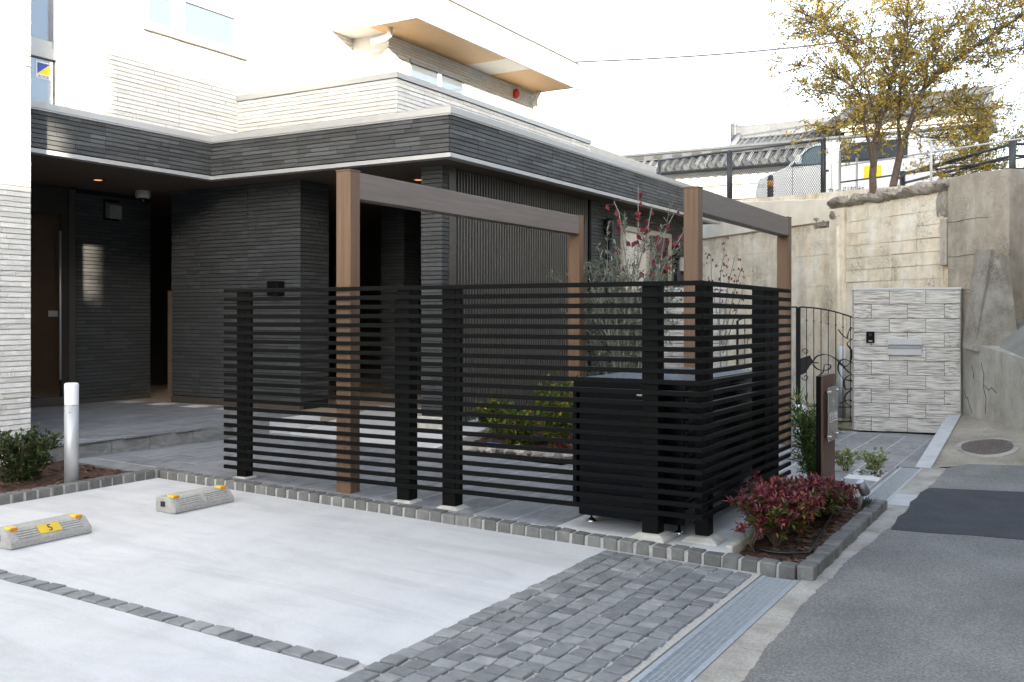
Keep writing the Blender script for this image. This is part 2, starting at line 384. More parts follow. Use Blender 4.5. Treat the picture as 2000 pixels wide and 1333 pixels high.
# parking pads
struct(MB().prism([(-7.28, 3.53), (-2.80, 3.53), (-2.80, 6.10), (-7.28, 6.10)], -.2, zg).obj('parking_bay', M_pad))
struct(MB().prism([(-7.28, -9), (-2.80, -9), (-2.80, 3.42), (-7.28, 3.42)], -.2, zg).obj('parking_bay', M_pad))
strip = struct(MB().prism([(-7.28, 3.42), (-2.80, 3.42), (-2.80, 3.53), (-7.28, 3.53)], -.2, lift(-.004)).obj('sett_strip', M_mortar))
stones = [roughbox(i, .045, .045) for i in range(8)]
for m_ in stones: m_.materials.append(M_sett)
curbs = [roughbox(i + 50, .045, .06) for i in range(8)]
for m_ in curbs: m_.materials.append(M_curb)
x = -7.2
while x < -2.87:
    link('sett', random.choice(stones), None, strip, (x + .055, 3.475 + random.uniform(-.004, .004), zg(x) - .038 + random.uniform(-.002, .003)), (0, R(1.4), random.uniform(-.04, .04)), (.113, .108, .09)); x += .132
pav = struct(MB().prism([(-2.80, -9), (-1.745, -9), (-1.745, 6.10), (-2.80, 6.10)], -.2, lift(-.002)).obj('sett_paving', M_mortar))
mbs = MB(); ncol = 9; cw = (2.80 - 1.78) / ncol
for c_ in range(ncol):
    y = 6.06 - random.uniform(0, .03); x = -2.80 + cw * (c_ + .5)
    while y > -1.5:
        L = random.uniform(.096, .118); yc = y - L / 2
        if yc > 3.02:
            link('sett', random.choice(stones), None, pav, (x + random.uniform(-.004, .004), yc, zg(x) - .036 + random.uniform(-.005, .005)), (random.uniform(-.02, .02), R(1.4) + random.uniform(-.02, .02), random.uniform(-.05, .05)), (cw - .012, L - .013, .09))
        else:
            z_ = zg(x); h_ = random.uniform(.004, .012)
            mbs.box(x - cw / 2 + .006, x + cw / 2 - .006, y - L + .006, y - .006, z_ - .05, z_ + h_)
        y -= L
stuff(mbs.obj('setts', M_sett, pav))
# kerbs of setts
def kerb(name, p0, p1, wid, top, pitch, gap, mort, mat):
    p0 = Vector(p0); p1 = Vector(p1); d = (p1 - p0); L = d.length; d.normalize(); n = Vector((-d.y, d.x))
    p0_, p1_ = p0 + d * .02, p1 - d * .02; a = [p0_ + n * .008, p1_ + n * .008, p1_ + n * (wid - .008), p0_ + n * (wid - .008)]
    k = struct(MB().prism([(q.x, q.y) for q in a], -.2, lift(top - .008)).obj(name, mort))
    s_ = 0.0; pitch = L / round(L / pitch)
    for q_ in range(round(L / pitch)):
        ln = pitch; c = p0 + d * (s_ + ln / 2) + n * (wid / 2 + random.uniform(-.004, .004))
        link('kerb_stone', random.choice(curbs), None, k, (c.x, c.y, zg(c.x) + top - .065 + random.uniform(-.004, .004)), (random.uniform(-.02, .02), R(1.4) * (c.x < -1.6), math.atan2(d.y, d.x) + random.uniform(-.03, .03)), ((ln - gap) * random.uniform(.95, 1.05), wid, .13))
        s_ += ln
    return k
kerb('front_kerb', (-7.27, 6.10), (-1.53, 6.10), .105, .072, .120, .018, M_mortar, M_curb)
kerb('side_kerb', (-7.385, 6.205), (-7.385, 2.6), .105, .072, .118, .018, M_mortar, M_curb)
kerb('planter_kerb', (-1.425, 6.09), (-1.425, 8.66), .105, .078, .088, .006, M_mortar, M_curb)

# yard and forecourt tiles
tile_me = unitbox('tile', M_tile, 0); riser_me = unitbox('riser_tile', M_riser, 0)
def tiled(name, x0, x1, y0, y1, zt, tw, tl, slope=True, holes=()):
    fz = (lambda x, y: zg(x) + zt) if slope else (lambda x, y: zt)
    g = struct(MB().prism([(x0, y0), (x1, y0), (x1, y1), (x0, y1)], -.25, lambda x, y: fz(x, y) - .0022).obj(name, M_grout))
    nx = max(1, round((x1 - x0) / tw)); 
    w_ = (x1 - x0) / nx
    for i in range(nx):
        off = (tl / 2) * (i % 2)
        y = y0 - off
        while y < y1 - .02:
            a = max(y, y0); b = min(y + tl, y1); xc = x0 + (i + .5) * w_; yc = (a + b) / 2
            y += tl
            if b - a < .03: continue
            if any(hx0 < xc < hx1 and hy0 < yc < hy1 for hx0, hx1, hy0, hy1 in holes): continue
            link('tile', tile_me, None, g, (xc, yc, fz(xc, yc) - .010), (0, R(1.432) if slope else 0, 0), (w_ - .012, b - a - .012, .02))
    return g
tiled('yard_paving', -8.55, -3.30, 6.205, 8.62, .068, .33, .66)
tiled('forecourt_paving', -3.30, -1.735, 8.70, 13.95, .006, .33, .66, holes=((-2.25, -1.74, 10.3, 10.62),))
tiled('garden_path', -4.45, -3.31, 8.63, 13.4, .066, .33, .66)
struct(MB().prism([(-1.735, 11.15), (-1.50, 11.15), (-1.57, 14.3), (-2.2, 14.3), (-3.5, 13.96), (-1.735, 13.96)], -.25, .004).obj('forecourt_edge', M_tile))
struct(MB().prism([(-3.29, 6.206), (-2.02, 6.206), (-2.02, 8.69), (-3.29, 8.69)], -.25, lift(.058)).obj('unit_pad', M_padpale))
# porch with riser tiles
porch_poly = [(-14, 5.6), (-8.47, 5.6), (-8.36, 6.9), (-8.24, 8.5), (-8.24, 9.4), (-14, 9.4)]
pc = struct(MB().prism(porch_poly, -.2, .3988).obj('porch', M_grout))
for i in range(12):
    x0 = -12.1 + i * .33
    for j in range(6):
        y0 = 5.62 + j * .63 - (.31 if i % 2 else 0); a = max(5.62, y0); b = min(9.4, y0 + .63)
        xr = min(x0 + .33, -8.24 - (8.4 - b) * .062 if b < 8.5 else -8.25)
        if b - a < .05 or xr - x0 < .05: continue
        link('tile', tile_me, None, pc, ((x0 + xr) / 2, (a + b) / 2, .391), None, (xr - x0 - .012, b - a - .012, .02))
pts = [(-8.47, 5.6), (-8.36, 6.9), (-8.24, 8.5)]
for (xa, ya), (xb, yb) in zip(pts, pts[1:]):
    n_ = 3
    for q in range(n_):
        p = Vector((xa + (xb - xa) * (q + .5) / n_, ya + (yb - ya) * (q + .5) / n_)); L = math.hypot(xb - xa, yb - ya) / n_
        link('riser_tile', riser_me, None, pc, (p.x + .006, p.y, .31), (0, 0, math.atan2(yb - ya, xb - xa)), (L - .006, .016, .178))
# entrance ramp of pale concrete and lobby floor
struct(MB().prism([(-8.225, 8.63), (-6.0, 8.63), (-6.0, 10.6), (-8.225, 10.6)], -.2, lambda x, y: .19 + (y - 8.63) / 1.97 * .205).obj('entrance_ramp', M_padpale))
struct(MB().prism([(-14, 9.41), (-8.24, 9.41), (-8.24, 10.61), (-6.55, 10.61), (-6.55, 16.5), (-14, 16.5)], -.2, .396).obj('lobby_floor', M_beige))
# beds
def bed(name, x0, x1, y0, y1, zf, seed, chips=260, mat=M_mulch):
    nx, ny = max(2, int((x1 - x0) / .06)), max(2, int((y1 - y0) / .06)); m = MB(); vs = []
    for j in range(ny + 1):
        for i in range(nx + 1):
            x = x0 + (x1 - x0) * i / nx; y = y0 + (y1 - y0) * j / ny
            vs.append((x, y, zf(x, y) + noise.noise((x * 9 + seed, y * 9, 0)) * .018))
    m.add(vs, [(j * (nx + 1) + i, j * (nx + 1) + i + 1, (j + 1) * (nx + 1) + i + 1, (j + 1) * (nx + 1) + i) for j in range(ny) for i in range(nx)])
    o = struct(m.obj(name, mat)); rr = random.Random(seed); c = MB()
    for _ in range(chips):
        x = rr.uniform(x0, x1); y = rr.uniform(y0, y1); z = zf(x, y) + noise.noise((x * 9 + seed, y * 9, 0)) * .018 + .004; a = rr.uniform(0, 3.14); l = rr.uniform(.012, .035); ww = rr.uniform(.005, .012)
        d = Vector((math.cos(a), math.sin(a), rr.uniform(-.3, .3))) * l; n = Vector((-math.sin(a), math.cos(a), rr.uniform(-.4, .4))) * ww; p = Vector((x, y, z + .004))
        c.add([p - d - n, p + d - n, p + d + n, p - d + n], [(0, 1, 2, 3)])
    stuff(c.obj('bark_chips', M_chip, o)); return o
bed('planter_bed', -1.96, -1.52, 6.2, 8.68, lambda x, y: .052, 3, 700)
bed('left_bed', -8.6, -7.37, 2.5, 5.95, lambda x, y: zg(x) + .055, 5, 900)
bed('garden_bed', -6.4, -4.46, 8.85, 13.6, lambda x, y: .15 + max(0, min(.1, (y - 9) * .08)), 9, 900)
bed('tile_pocket_bed', -2.26, -1.75, 10.28, 10.64, lambda x, y: .004, 12, 120)
struct(MB().prism([(-8.6, 5.96), (-7.38, 5.96), (-7.38, 6.2), (-8.6, 6.2)], -.2, lift(.066)).obj('yard_edge_paving', M_tile))
# far apron, pale edge strip, upper lane, terrace
def az(x, y):
    yn = 11.22 + (x + 1.5) * 1.15 if x < -1.1 else 11.68 + (x + 1.1) * .25
    yf = 14.64 - (x + 1.43) * 1.725
    return -.01 + .28 * max(0, min(1, (y - yn) / max(.05, yf - yn)))
ap = MB(); nx_, ny_ = 40, 24; vv = []
for i in range(nx_ + 1):
    x = -1.5 + 2.0 * i / nx_; yn = 11.22 + (x + 1.5) * 1.15 if x < -1.1 else 11.68 + (x + 1.1) * .25; yf = 14.64 - (x + 1.43) * 1.725
    if yf < yn + .02: yf = yn + .02
    for j in range(ny_ + 1):
        y = yn + (yf - yn) * j / ny_; vv.append((x, y, az(x, y)))
ap.add(vv, [(i * (ny_ + 1) + j, (i + 1) * (ny_ + 1) + j, (i + 1) * (ny_ + 1) + j + 1, i * (ny_ + 1) + j + 1) for i in range(nx_) for j in range(ny_)])
apron = struct(ap.obj('apron', M_ramp))
es = MB(); es.add([(-1.56, 11.18, .0), (-1.40, 11.20, .012), (-1.44, 14.6, .285), (-1.60, 14.6, .285), (-1.58, 11.18, -.1), (-1.62, 14.6, -.1), (-1.40, 11.20, -.1), (-1.44, 14.6, -.1)],
       [(0, 1, 2, 3), (0, 3, 5, 4), (1, 6, 7, 2), (0, 4, 6, 1), (3, 2, 7, 5)]); struct(es.obj('pale_edge_strip', M_newconc))
man = thing('manhole_cover', 'round rusty grey iron manhole cover set in pale concrete ring', 'manhole cover', (-.97, 12.55, .10))
mx_, my_ = -.97, 12.52; ring = []; disc = []
sl_ = .27 / 3.0
def mdisc(r, dz, seg=40): return [(mx_ + r * math.cos(2 * math.pi * k / seg), my_ + 1.25 * r * math.sin(2 * math.pi * k / seg), az(mx_ + r * math.cos(2 * math.pi * k / seg), my_ + 1.25 * r * math.sin(2 * math.pi * k / seg)) + dz) for k in range(seg)]
MB().extr(mdisc(.34, .006), (0, 0, -.05)).obj('concrete_ring', M_gutter, man, fix=True)
M_mh = plain('manhole iron', (.16, .135, .125), .6, .3, .2, 25)
lid = MB().extr(mdisc(.27, .018), (0, 0, -.05)).obj('lid', M_mh, man, fix=True)
sm = MB()
for i in range(-5, 6):
    for j in range(-6, 7):
        px, py = i * .047, j * .047 * 1.25
        if px * px + (py / 1.25) ** 2 < .062:
            z_ = az(mx_ + px, my_ + py) + .018; sm.box(mx_ + px - .016, mx_ + px + .016, my_ + py - .02, my_ + py + .02, z_ - .01, z_ + .006)
sm.obj('tread_studs', M_mh, lid)

# retaining wall frame: k along (-.766,.643) from A, o outwards towards the street
A0 = Vector((-1.30, 14.64)); KD = Vector((-.766, .643)); KN = Vector((-.643, -.766))
def kp(k, o, z): return (A0.x + KD.x * k + KN.x * o, A0.y + KD.y * k + KN.y * o, z)
def topz(k): return 3.52 + max(0, k - 2.9) * .088
struct(MB().add([kp(-6, -.4, 3.45), kp(2.9, -.4, 3.45), kp(16, -.4, 4.5), kp(16, -30, 4.6), kp(2.9, -30, 3.6), kp(-14, -30, 3.6), kp(-14, -.4, 3.45)], [(0, 1, 4), (1, 2, 3, 4), (0, 4, 5, 6)]).obj('upper_terrace', M_lane, fix=True))
struct(MB().add([(-.95, 13.95, 1.17), (-.63, 13.25, 1.10), (.6, 11.1, .95), (4.5, 12.2, 1.25), (2.2, 17.0, 2.3), (-.45, 15.3, 1.75), (-.85, 14.6, 1.55)], [(0, 1, 2, 3, 4, 5, 6)]).obj('side_lane', M_lane, fix=True))

# ------------------------------------------------------------------ cladding walls
def bricks(parent, org, ud, nd, L, z0, z1, mat, budget, ch=.0515, gap=.0088, panel=.91, seed=1, back=None, toothed=False):
    """courses of long thin cladding blocks on the plane through org along ud, proud along nd; returns blocks used as single objects"""
    rr = random.Random(seed); org = Vector(org); ud = Vector(ud); nd = Vector(nd); used = 0; m = MB()
    n = max(1, round((z1 - z0) / ch)); ch = (z1 - z0) / n; rz = math.atan2(ud.y, ud.x)
    me = BR.get(mat.name)
    if me is None:
        me = unitbox('brick', mat, 0); BR[mat.name] = me
    order = list(range(n)); rr.shuffle(order)
    for c in order:
        s = 0.0; pan = panel * rr.choice([.5, 1, 1]) if False else panel * .62
        while s < L - 1e-4:
            e = s + rr.choice([.15, .2, .3, .3, .42, .5]) * rr.uniform(.85, 1.15)
            if e > pan - .1: e = pan; pan += panel; pg = .004
            else: pg = .0
            e = min(e, L)
            if L - e < .06: e = L
            dp = .013 + rr.choice([0, .002, .004, .006]) + rr.uniform(0, .0009); zc = z0 + (c + .5) * ch; mid = org + ud * ((s + e) / 2) + nd * (dp / 2)
            ln = e - s - pg
            if used < budget:
                link('brick', me, None, parent, (mid.x, mid.y, zc), (0, 0, rz), (ln, dp, ch - gap)); used += 1
            else:
                a = mid - ud * ln / 2; b = mid + ud * ln / 2; q = nd * (dp / 2); vs = []
                for zz in (zc - (ch - gap) / 2, zc + (ch - gap) / 2):
                    for p in (a - q, b - q, b + q, a + q): vs.append((p.x, p.y, zz))
                m.add(vs, [(0, 1, 2, 3), (4, 7, 6, 5), (0, 4, 5, 1), (1, 5, 6, 2), (2, 6, 7, 3), (3, 7, 4, 0)])
            s = e
    if m.v: stuff(m.obj('bricks', mat, parent, fix=True))
    return used
BR = {}
X_, Y_ = Vector((1, 0, 0)), Vector((0, 1, 0))

# ================================================================== DARK ENTRANCE BLOCK
db = thing('entrance_block', 'low entrance block in charcoal brick cladding with deep flat canopy and metal coping', 'building', (-9.0, 11.0, .0))
ZS, ZT = 3.36, 3.905
# canopy core
core = MB(); core.prism([(-15, 5.0), (-9.70, 5.0), (-9.70, 8.98), (-6.02, 8.98), (-6.02, 18.2), (-15, 18.2)], ZS + .03, ZT - .06); canopy = core.obj('canopy', M_darkback, db)
MB().prism([(-14.98, 5.02), (-9.74, 5.02), (-9.74, 9.02), (-6.06, 9.02), (-6.06, 18.16), (-14.98, 18.16)], ZS, ZS + .028).obj('soffit', M_soffit, db)
fz0, fz1 = ZS + .055, ZT - .085
def fascia(n, L): return bx(n, 0, 1, 0, 1, 0, 1, M_dark)
used = 0
used += bricks(canopy, (-9.70, 8.98, 0), X_, -Y_, 3.68, fz0, fz1, M_dark, 115, seed=11)
used += bricks(canopy, (-6.02, 8.98, 0), Y_, X_, 9.2, fz0, fz1, M_dark, 110, seed=12)
used += bricks(canopy, (-9.70, 5.0, 0), Y_, X_, 3.98, fz0, fz1, M_dark, 60, seed=13)
# coping (upper) and drip trim (lower) each a part
def trim(name, mat, z0, z1, out, parent):
    o = out
    pts = [(-9.70 + o, 5.0), (-9.70 + o, 8.98 - o), (-6.02 + o, 8.98 - o), (-6.02 + o, 18.2), (-6.12, 18.2), (-6.12, 9.08), (-9.80, 9.08), (-9.80, 5.0)]
    return MB().prism(pts, z0, z1).obj(name, mat, parent, fix=True)
trim('coping', M_coping, ZT - .07, ZT, .045, db); trim('coping_lip', M_coping, ZT - .088, ZT - .0705, .034, db)
trim('drip_trim', M_coping, ZS - .004, ZS + .042, .028, db)
# porch walls under the canopy
wa = bx('porch_wall', -12.3, -11.96, 8.62, 9.88, .40, ZS, M_darkback, db)
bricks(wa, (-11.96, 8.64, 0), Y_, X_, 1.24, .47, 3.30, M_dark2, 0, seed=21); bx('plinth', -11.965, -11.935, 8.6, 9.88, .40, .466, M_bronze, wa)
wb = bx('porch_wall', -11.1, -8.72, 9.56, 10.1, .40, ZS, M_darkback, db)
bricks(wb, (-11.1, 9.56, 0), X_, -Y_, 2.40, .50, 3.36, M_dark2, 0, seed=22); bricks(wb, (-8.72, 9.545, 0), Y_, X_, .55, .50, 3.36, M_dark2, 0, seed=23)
bx('plinth', -11.1, -8.70, 9.538, 9.60, .40, .488, M_bronze, wb)
lg = MB(); lg.box(-9.15, -8.97, 9.40, 9.546, 1.88, 2.06); lg.obj('wall_lamp', M_black, wb, bevel=.006)
pl = bx('pillar', -6.72, -6.44, 9.44, 9.72, .38, ZS, M_darkback, db)
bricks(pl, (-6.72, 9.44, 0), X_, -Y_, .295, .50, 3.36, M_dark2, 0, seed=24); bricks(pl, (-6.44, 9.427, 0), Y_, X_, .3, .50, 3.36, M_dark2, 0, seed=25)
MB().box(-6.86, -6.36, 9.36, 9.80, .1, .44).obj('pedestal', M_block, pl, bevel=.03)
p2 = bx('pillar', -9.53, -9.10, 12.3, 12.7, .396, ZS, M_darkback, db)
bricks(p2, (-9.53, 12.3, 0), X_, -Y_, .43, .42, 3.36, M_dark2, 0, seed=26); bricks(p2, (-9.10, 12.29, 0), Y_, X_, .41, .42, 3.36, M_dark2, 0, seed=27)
bx('back_wall', -14, -6.62, 16.4, 16.6, .3, ZS, M_int, db)
bx('back_wall', -14.2, -14, 5.2, 16.6, .3, ZS, M_int, db)
# louvre screen
lou = thing('louvre_screen', 'tall screen of thin dark vertical fins beside the charcoal pillar', 'louvre screen', (-6.45, 11.4, .2))
bx('frame_post', -6.50, -6.415, 9.56, 9.70, .2, 3.355, M_bronze, lou); bx('frame_post', -6.50, -6.43, 13.36, 13.42, .2, 3.355, M_black, lou)
bx('backing_panel', -6.56, -6.53, 9.71, 13.35, .2, 3.355, plain('louvre backing', (.022, .022, .022), .6), lou)
fin_me = unitbox('fin', plain('louvre fin', (.11, .107, .10), .42, .3, .04))
for i in range(56): link('fin', fin_me, None, lou, (-6.475, 9.735 + i * .0648, 1.777), None, (.07, .026, 3.15))
# right hand wall with window, downpipes
wr = bx('side_wall', -6.8, -6.46, 13.43, 17.9, .1, ZS, M_darkback, db)
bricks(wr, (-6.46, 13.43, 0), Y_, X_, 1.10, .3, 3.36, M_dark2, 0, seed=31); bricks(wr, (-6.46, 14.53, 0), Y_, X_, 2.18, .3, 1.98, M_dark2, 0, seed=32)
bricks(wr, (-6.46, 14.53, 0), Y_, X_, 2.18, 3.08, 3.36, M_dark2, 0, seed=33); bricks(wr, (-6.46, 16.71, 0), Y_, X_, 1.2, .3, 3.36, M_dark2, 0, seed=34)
wn = thing('window', 'beige framed window behind the olive shrub', 'window', (-6.43, 15.6, 2.0))
bx('frame', -6.47, -6.40, 14.55, 14.62, 1.98, 3.07, M_beigeframe, wn); bx('frame', -6.47, -6.40, 16.62, 16.69, 1.98, 3.07, M_beigeframe, wn)
bx('frame', -6.47, -6.402, 14.62, 16.62, 2.99, 3.07, M_beigeframe, wn); bx('frame', -6.47, -6.402, 14.62, 16.62, 1.98, 2.05, M_beigeframe, wn); bx('mullion', -6.465, -6.404, 15.6, 15.66, 2.05, 2.99, M_beigeframe, wn)
bx('pane', -6.45, -6.44, 14.62, 15.6, 2.05, 2.99, M_palebox, wn); bx('pane', -6.452, -6.442, 15.66, 16.62, 2.05, 2.99, M_glassdark, wn)
for (yy_, zt_, lab) in ((13.92, 3.12, 'glossy black vent pipe on the charcoal wall beside the louvre screen'), (16.86, 2.88, 'glossy black vent pipe on the charcoal wall right of the beige window')):
    pp = thing('vent_pipe', lab, 'pipe', (-6.37, yy_, .2), 'black vent pipes')
    MB().tube([(-6.37, yy_, .2), (-6.37, yy_, zt_ - .25)], .05, 14).obj('pipe', M_pipe, pp, True)
    MB().lathe([(.052, 0), (.075, .05), (.08, .2), (.07, .24), (.03, .26)], (-6.37, yy_, zt_ - .26), 16).obj('hood', M_pipe, pp, True)
    bx('bracket', -6.46, -6.33, yy_ - .06, yy_ + .06, 1.6, 1.63, M_pipe, pp)
ub = thing('utility_box', 'small pale utility box on the charcoal wall', 'box', (-6.40, 17.29, 2.43)); bx('case', -6.46, -6.33, 17.17, 17.42, 2.43, 2.68, M_palebox, ub, .012); bx('cable_gland', -6.42, -6.38, 17.27, 17.31, 2.38, 2.429, M_black, ub)
# glass door in the porch
gd = thing('glass_door', 'dark glass entrance door with bronze frame and steel pull bar', 'door', (-11.95, 8.1, .40))
bx('jamb', -12.0, -11.90, 8.50, 8.60, .40, 3.33, M_bronze, gd); bx('transom_panel', -11.99, -11.93, 6.9, 8.50, 2.98, 3.33, plain('transom brown', (.03, .027, .024), .5), gd)
bx('glass', -11.965, -11.945, 6.9, 8.42, .48, 2.98, M_doorglass, gd); bx('bottom_rail', -11.985, -11.925, 6.9, 8.50, .41, .52, M_bronze, gd); bx('stile', -11.985, -11.92, 8.40, 8.50, .52, 2.98, plain('stile', (.05, .046, .042), .4, .4), gd)
MB().tube([(-11.89, 8.36, .75), (-11.89, 8.36, 2.75)], .014, 8).obj('pull_bar', M_steel, gd, True)
bx('notice', -11.944, -11.941, 8.22, 8.36, 1.60, 1.68, plain('notice white', (.22, .22, .2), .5), gd)
# lamps in soffit
M_lamp = NT('warm lamp'); M_lamp.b.inputs['Emission Color'].default_value = (1, .45, .15, 1); M_lamp.b.inputs['Emission Strength'].default_value = .2; M_lamp.col((.8, .5, .3)); M_lamp = M_lamp.fin(.4)
for (lx, ly, lab) in ((-8.96, 10.25, 'warm recessed downlight in the canopy soffit beside the first pergola post'), (-7.35, 10.25, 'warm recessed downlight in the canopy soffit next to the charcoal pillar'), (-10.9, 8.2, 'warm recessed downlight in the canopy soffit over the glass door')):
    dl = thing('downlight', lab, 'lamp', (lx, ly, ZS - .01), 'downlights in the canopy soffit')
    MB().lathe([(.075, -.012), (.075, -.002)], (lx, ly, ZS), 20).obj('rim', M_bronze, dl); MB().lathe([(.05, -.016), (.05, -.013)], (lx, ly, ZS), 20).obj('lens', M_lamp, dl)
dc = thing('dome_camera', 'small white dome security camera under the canopy soffit', 'camera', (-11.4, 9.3, ZS - .1))
MB().lathe([(.09, -.10), (.10, -.08), (.10, -.001)], (-11.4, 9.3, ZS), 18).obj('housing', M_palebox, dc, True); MB().lathe([(.02, -.17), (.055, -.14), (.062, -.101)], (-11.4, 9.3, ZS), 18).obj('dome', M_glassdark, dc, True)
vt = thing('vent_hood', 'square grey vent hood high on the porch wall', 'vent', (-11.9, 9.2, 3.0)); MB().extr([(-11.94, 9.1, 3.0), (-11.84, 9.1, 2.98), (-11.84, 9.1, 3.17), (-11.94, 9.1, 3.22)], (0, .2, 0)).obj('hood', plain('vent grey', (.24, .24, .24), .5), vt, fix=True); bx('flange', -11.945, -11.938, 9.07, 9.33, 2.96, 3.26, M_black, vt)
# parcel lockers seen in the opening
pk = thing('parcel_locker', 'beige parcel locker standing in the dark porch opening', 'locker', (-11.9, 10.6, .4))
bx('cabinet', -12.3, -11.6, 10.5, 10.95, .40, 2.0, plain('locker beige', (.17, .12, .09), .6), pk); bx('door', -11.599, -11.585, 10.53, 10.92, .45, 1.1, plain('locker door', (.2, .15, .11), .6), pk); bx('door', -11.599, -11.585, 10.53, 10.92, 1.13, 1.95, plain('locker door 2', (.15, .11, .08), .6), pk)

# ================================================================== WHITE HOUSE (upper storeys and left wing)
wh = thing('white_house', 'white brick clad house rising behind the charcoal canopy with wood lined eave', 'house', (-11, 11, .0))
wing = bx('wing_wall', -13.0, -8.965, 1.0, 5.97, .1, 9.0, M_whiteback, wh)
used = bricks(wing, (-8.965, 4.55, 0), Y_, X_, 1.42, .30, 5.6, M_white, 190, seed=41, panel=.91)
bricks(wing, (-8.965, 2.65, 0), Y_, X_, 1.9, .30, 4.5, M_white, 0, seed=42)
bx('wing_return', -9.90, -8.97, 5.971, 5.982, .40, 9, M_whiteback, wing)
up = bx('upper_wall', -13.0, -9.885, 7.13, 12.2, ZT + .01, 9.0, M_whiteback, wh)
bricks(up, (-9.885, 7.13, 0), Y_, X_, 5.0, ZT - .02, 5.09, M_white, 60, seed=43); bricks(up, (-9.885, 7.13, 0), Y_, X_, .92, 5.09, 6.6, M_white, 0, seed=44)
bricks(up, (-9.885, 9.68, 0), Y_, X_, 2.4, 5.09, 6.6, M_white, 0, seed=45); bricks(up, (-9.885, 8.05, 0), Y_, X_, 1.63, 5.70, 6.6, M_white, 0, seed=46)
bricks(up, (-10.15, 7.13, 0), X_, -Y_, .277, ZT - .02, 6.6, M_white, 0, seed=47)
# tall recessed window left
tw = thing('tall_window', 'tall grey framed stair window with blue and yellow security sticker', 'window', (-10.1, 6.7, 3.9))
bx('pane', -10.13, -10.10, 5.0, 6.98, 4.60, 7.0, M_sky, tw); bx('pane', -10.131, -10.101, 5.0, 7.02, 3.5, 4.49, M_sky, tw)
bx('frame', -10.15, -10.05, 6.98, 7.115, 4.62, 7.2, M_framegrey, tw); bx('transom', -10.15, -10.045, 5.0, 7.115, 4.50, 4.615, M_framegrey, tw); bx('frame', -10.15, -10.052, 7.02, 7.115, 3.4, 4.495, M_framegrey, tw); bx('sash_rail', -10.14, -10.06, 5.0, 6.98, 4.616, 4.70, M_framegrey, tw)
stk = bx('sticker', -10.0995, -10.098, 6.80, 6.985, 4.27, 4.46, plain('sticker white', (.75, .75, .75), .5), tw)
MB().extr([(-10.0978, 6.815, 4.32), (-10.0978, 6.815, 4.445), (-10.0978, 6.97, 4.445)], (.0006, 0, 0)).obj('blue_triangle', plain('sticker blue', (.03, .07, .35), .5), stk, fix=True)
MB().extr([(-10.0978, 6.822, 4.32), (-10.0978, 6.97, 4.44), (-10.0978, 6.97, 4.32)], (.0006, 0, 0)).obj('yellow_triangle', plain('sticker yellow', (.85, .68, .02), .5), stk, fix=True)
def text(name, s, size, loc, rot, mat, parent, extr=.0008, align='LEFT'):
    cu = bpy.data.curves.new(name, 'FONT'); cu.body = s; cu.size = size; cu.extrude = extr; cu.align_x = align
    tmp = bpy.data.objects.new('tmp', cu); COL.objects.link(tmp)
    dg = bpy.context.evaluated_depsgraph_get(); me = bpy.data.meshes.new_from_object(tmp.evaluated_get(dg)); bpy.data.objects.remove(tmp)
    me.materials.clear()
    return link(name, me, mat, parent, loc, rot)
text('lettering', 'ALSOK', .045, (-10.0972, 6.825, 4.278), (R(90), 0, R(90)), plain('sticker ink', (.04, .07, .3), .5), stk)
# strip window
sw = thing('strip_window', 'wide white framed upper window with two panes reflecting the sky', 'window', (-9.87, 8.85, 5.1))
bx('sill', -9.90, -9.80, 8.03, 9.70, 5.092, 5.14, M_frame, sw); bx('frame', -9.89, -9.845, 8.06, 9.67, 5.141, 5.20, M_frame, sw); bx('frame', -9.89, -9.845, 8.06, 9.67, 5.60, 5.68, M_frame, sw)
for a_, b_ in ((8.06, 8.13), (8.52, 8.68), (9.55, 9.67)): bx('frame', -9.888, -9.847, a_, b_, 5.20, 5.60, M_frame, sw)
bx('pane', -9.884, -9.872, 8.13, 8.52, 5.20, 5.60, M_sky, sw); bx('pane', -9.884, -9.872, 8.68, 9.55, 5.20, 5.60, M_sky, sw)
# balcony parapet
pp_ = MB(); pp_.prism([(-9.88, 9.615), (-7.22, 9.615), (-7.22, 18.0), (-7.35, 18.0), (-7.35, 9.75), (-9.88, 9.75)], ZT - .05, 4.50); par = pp_.obj('parapet', M_whiteback, wh)
bricks(par, (-9.88, 9.615, 0), X_, -Y_, 2.66, ZT - .03, 4.50, M_white, 40, seed=51); bricks(par, (-7.22, 9.602, 0), Y_, X_, 5.4, ZT - .03, 4.50, M_white, 0, seed=52)
MB().prism([(-9.88, 9.575), (-7.18, 9.575), (-7.18, 15.0), (-7.39, 15.0), (-7.39, 9.79), (-9.88, 9.79)], 4.502, 4.57).obj('parapet_coping', M_coping, par, fix=True)
# set back wall under the eave
ew = bx('eave_wall', -13, -9.185, 12.0, 16.75, ZT, 6.3, M_whiteback, wh)
bricks(ew, (-9.185, 12.0, 0), Y_, X_, 4.75, 5.66, 5.90, M_white, 0, seed=53); bricks(ew, (-9.185, 14.12, 0), Y_, X_, 2.63, 4.6, 5.66, M_white, 0, seed=54); bricks(ew, (-9.185, 12.0, 0), Y_, X_, .55, 4.6, 5.66, M_white, 0, seed=55)
ewn = MB().box(-9.19, -9.15, 12.56, 14.11, 5.60, 5.655).obj('shutter_box', M_framegrey, ew)
bx('pane', -9.18, -9.165, 12.6, 13.32, 4.6, 5.60, M_sky, ew); bx('pane', -9.18, -9.165, 13.42, 14.06, 4.6, 5.60, M_sky, ew); bx('window_post', -9.19, -9.155, 13.32, 13.42, 4.6, 5.60, M_frame, ew)
bx('roof_trim', -8.262, -8.245, 11.47, 16.71, 6.352, 6.372, M_bronze, wh)
eave = MB().prism([(-13, 11.48), (-8.265, 11.48), (-8.265, 16.70), (-13, 16.70)], 5.93, 6.37).obj('eave', M_frame, wh)
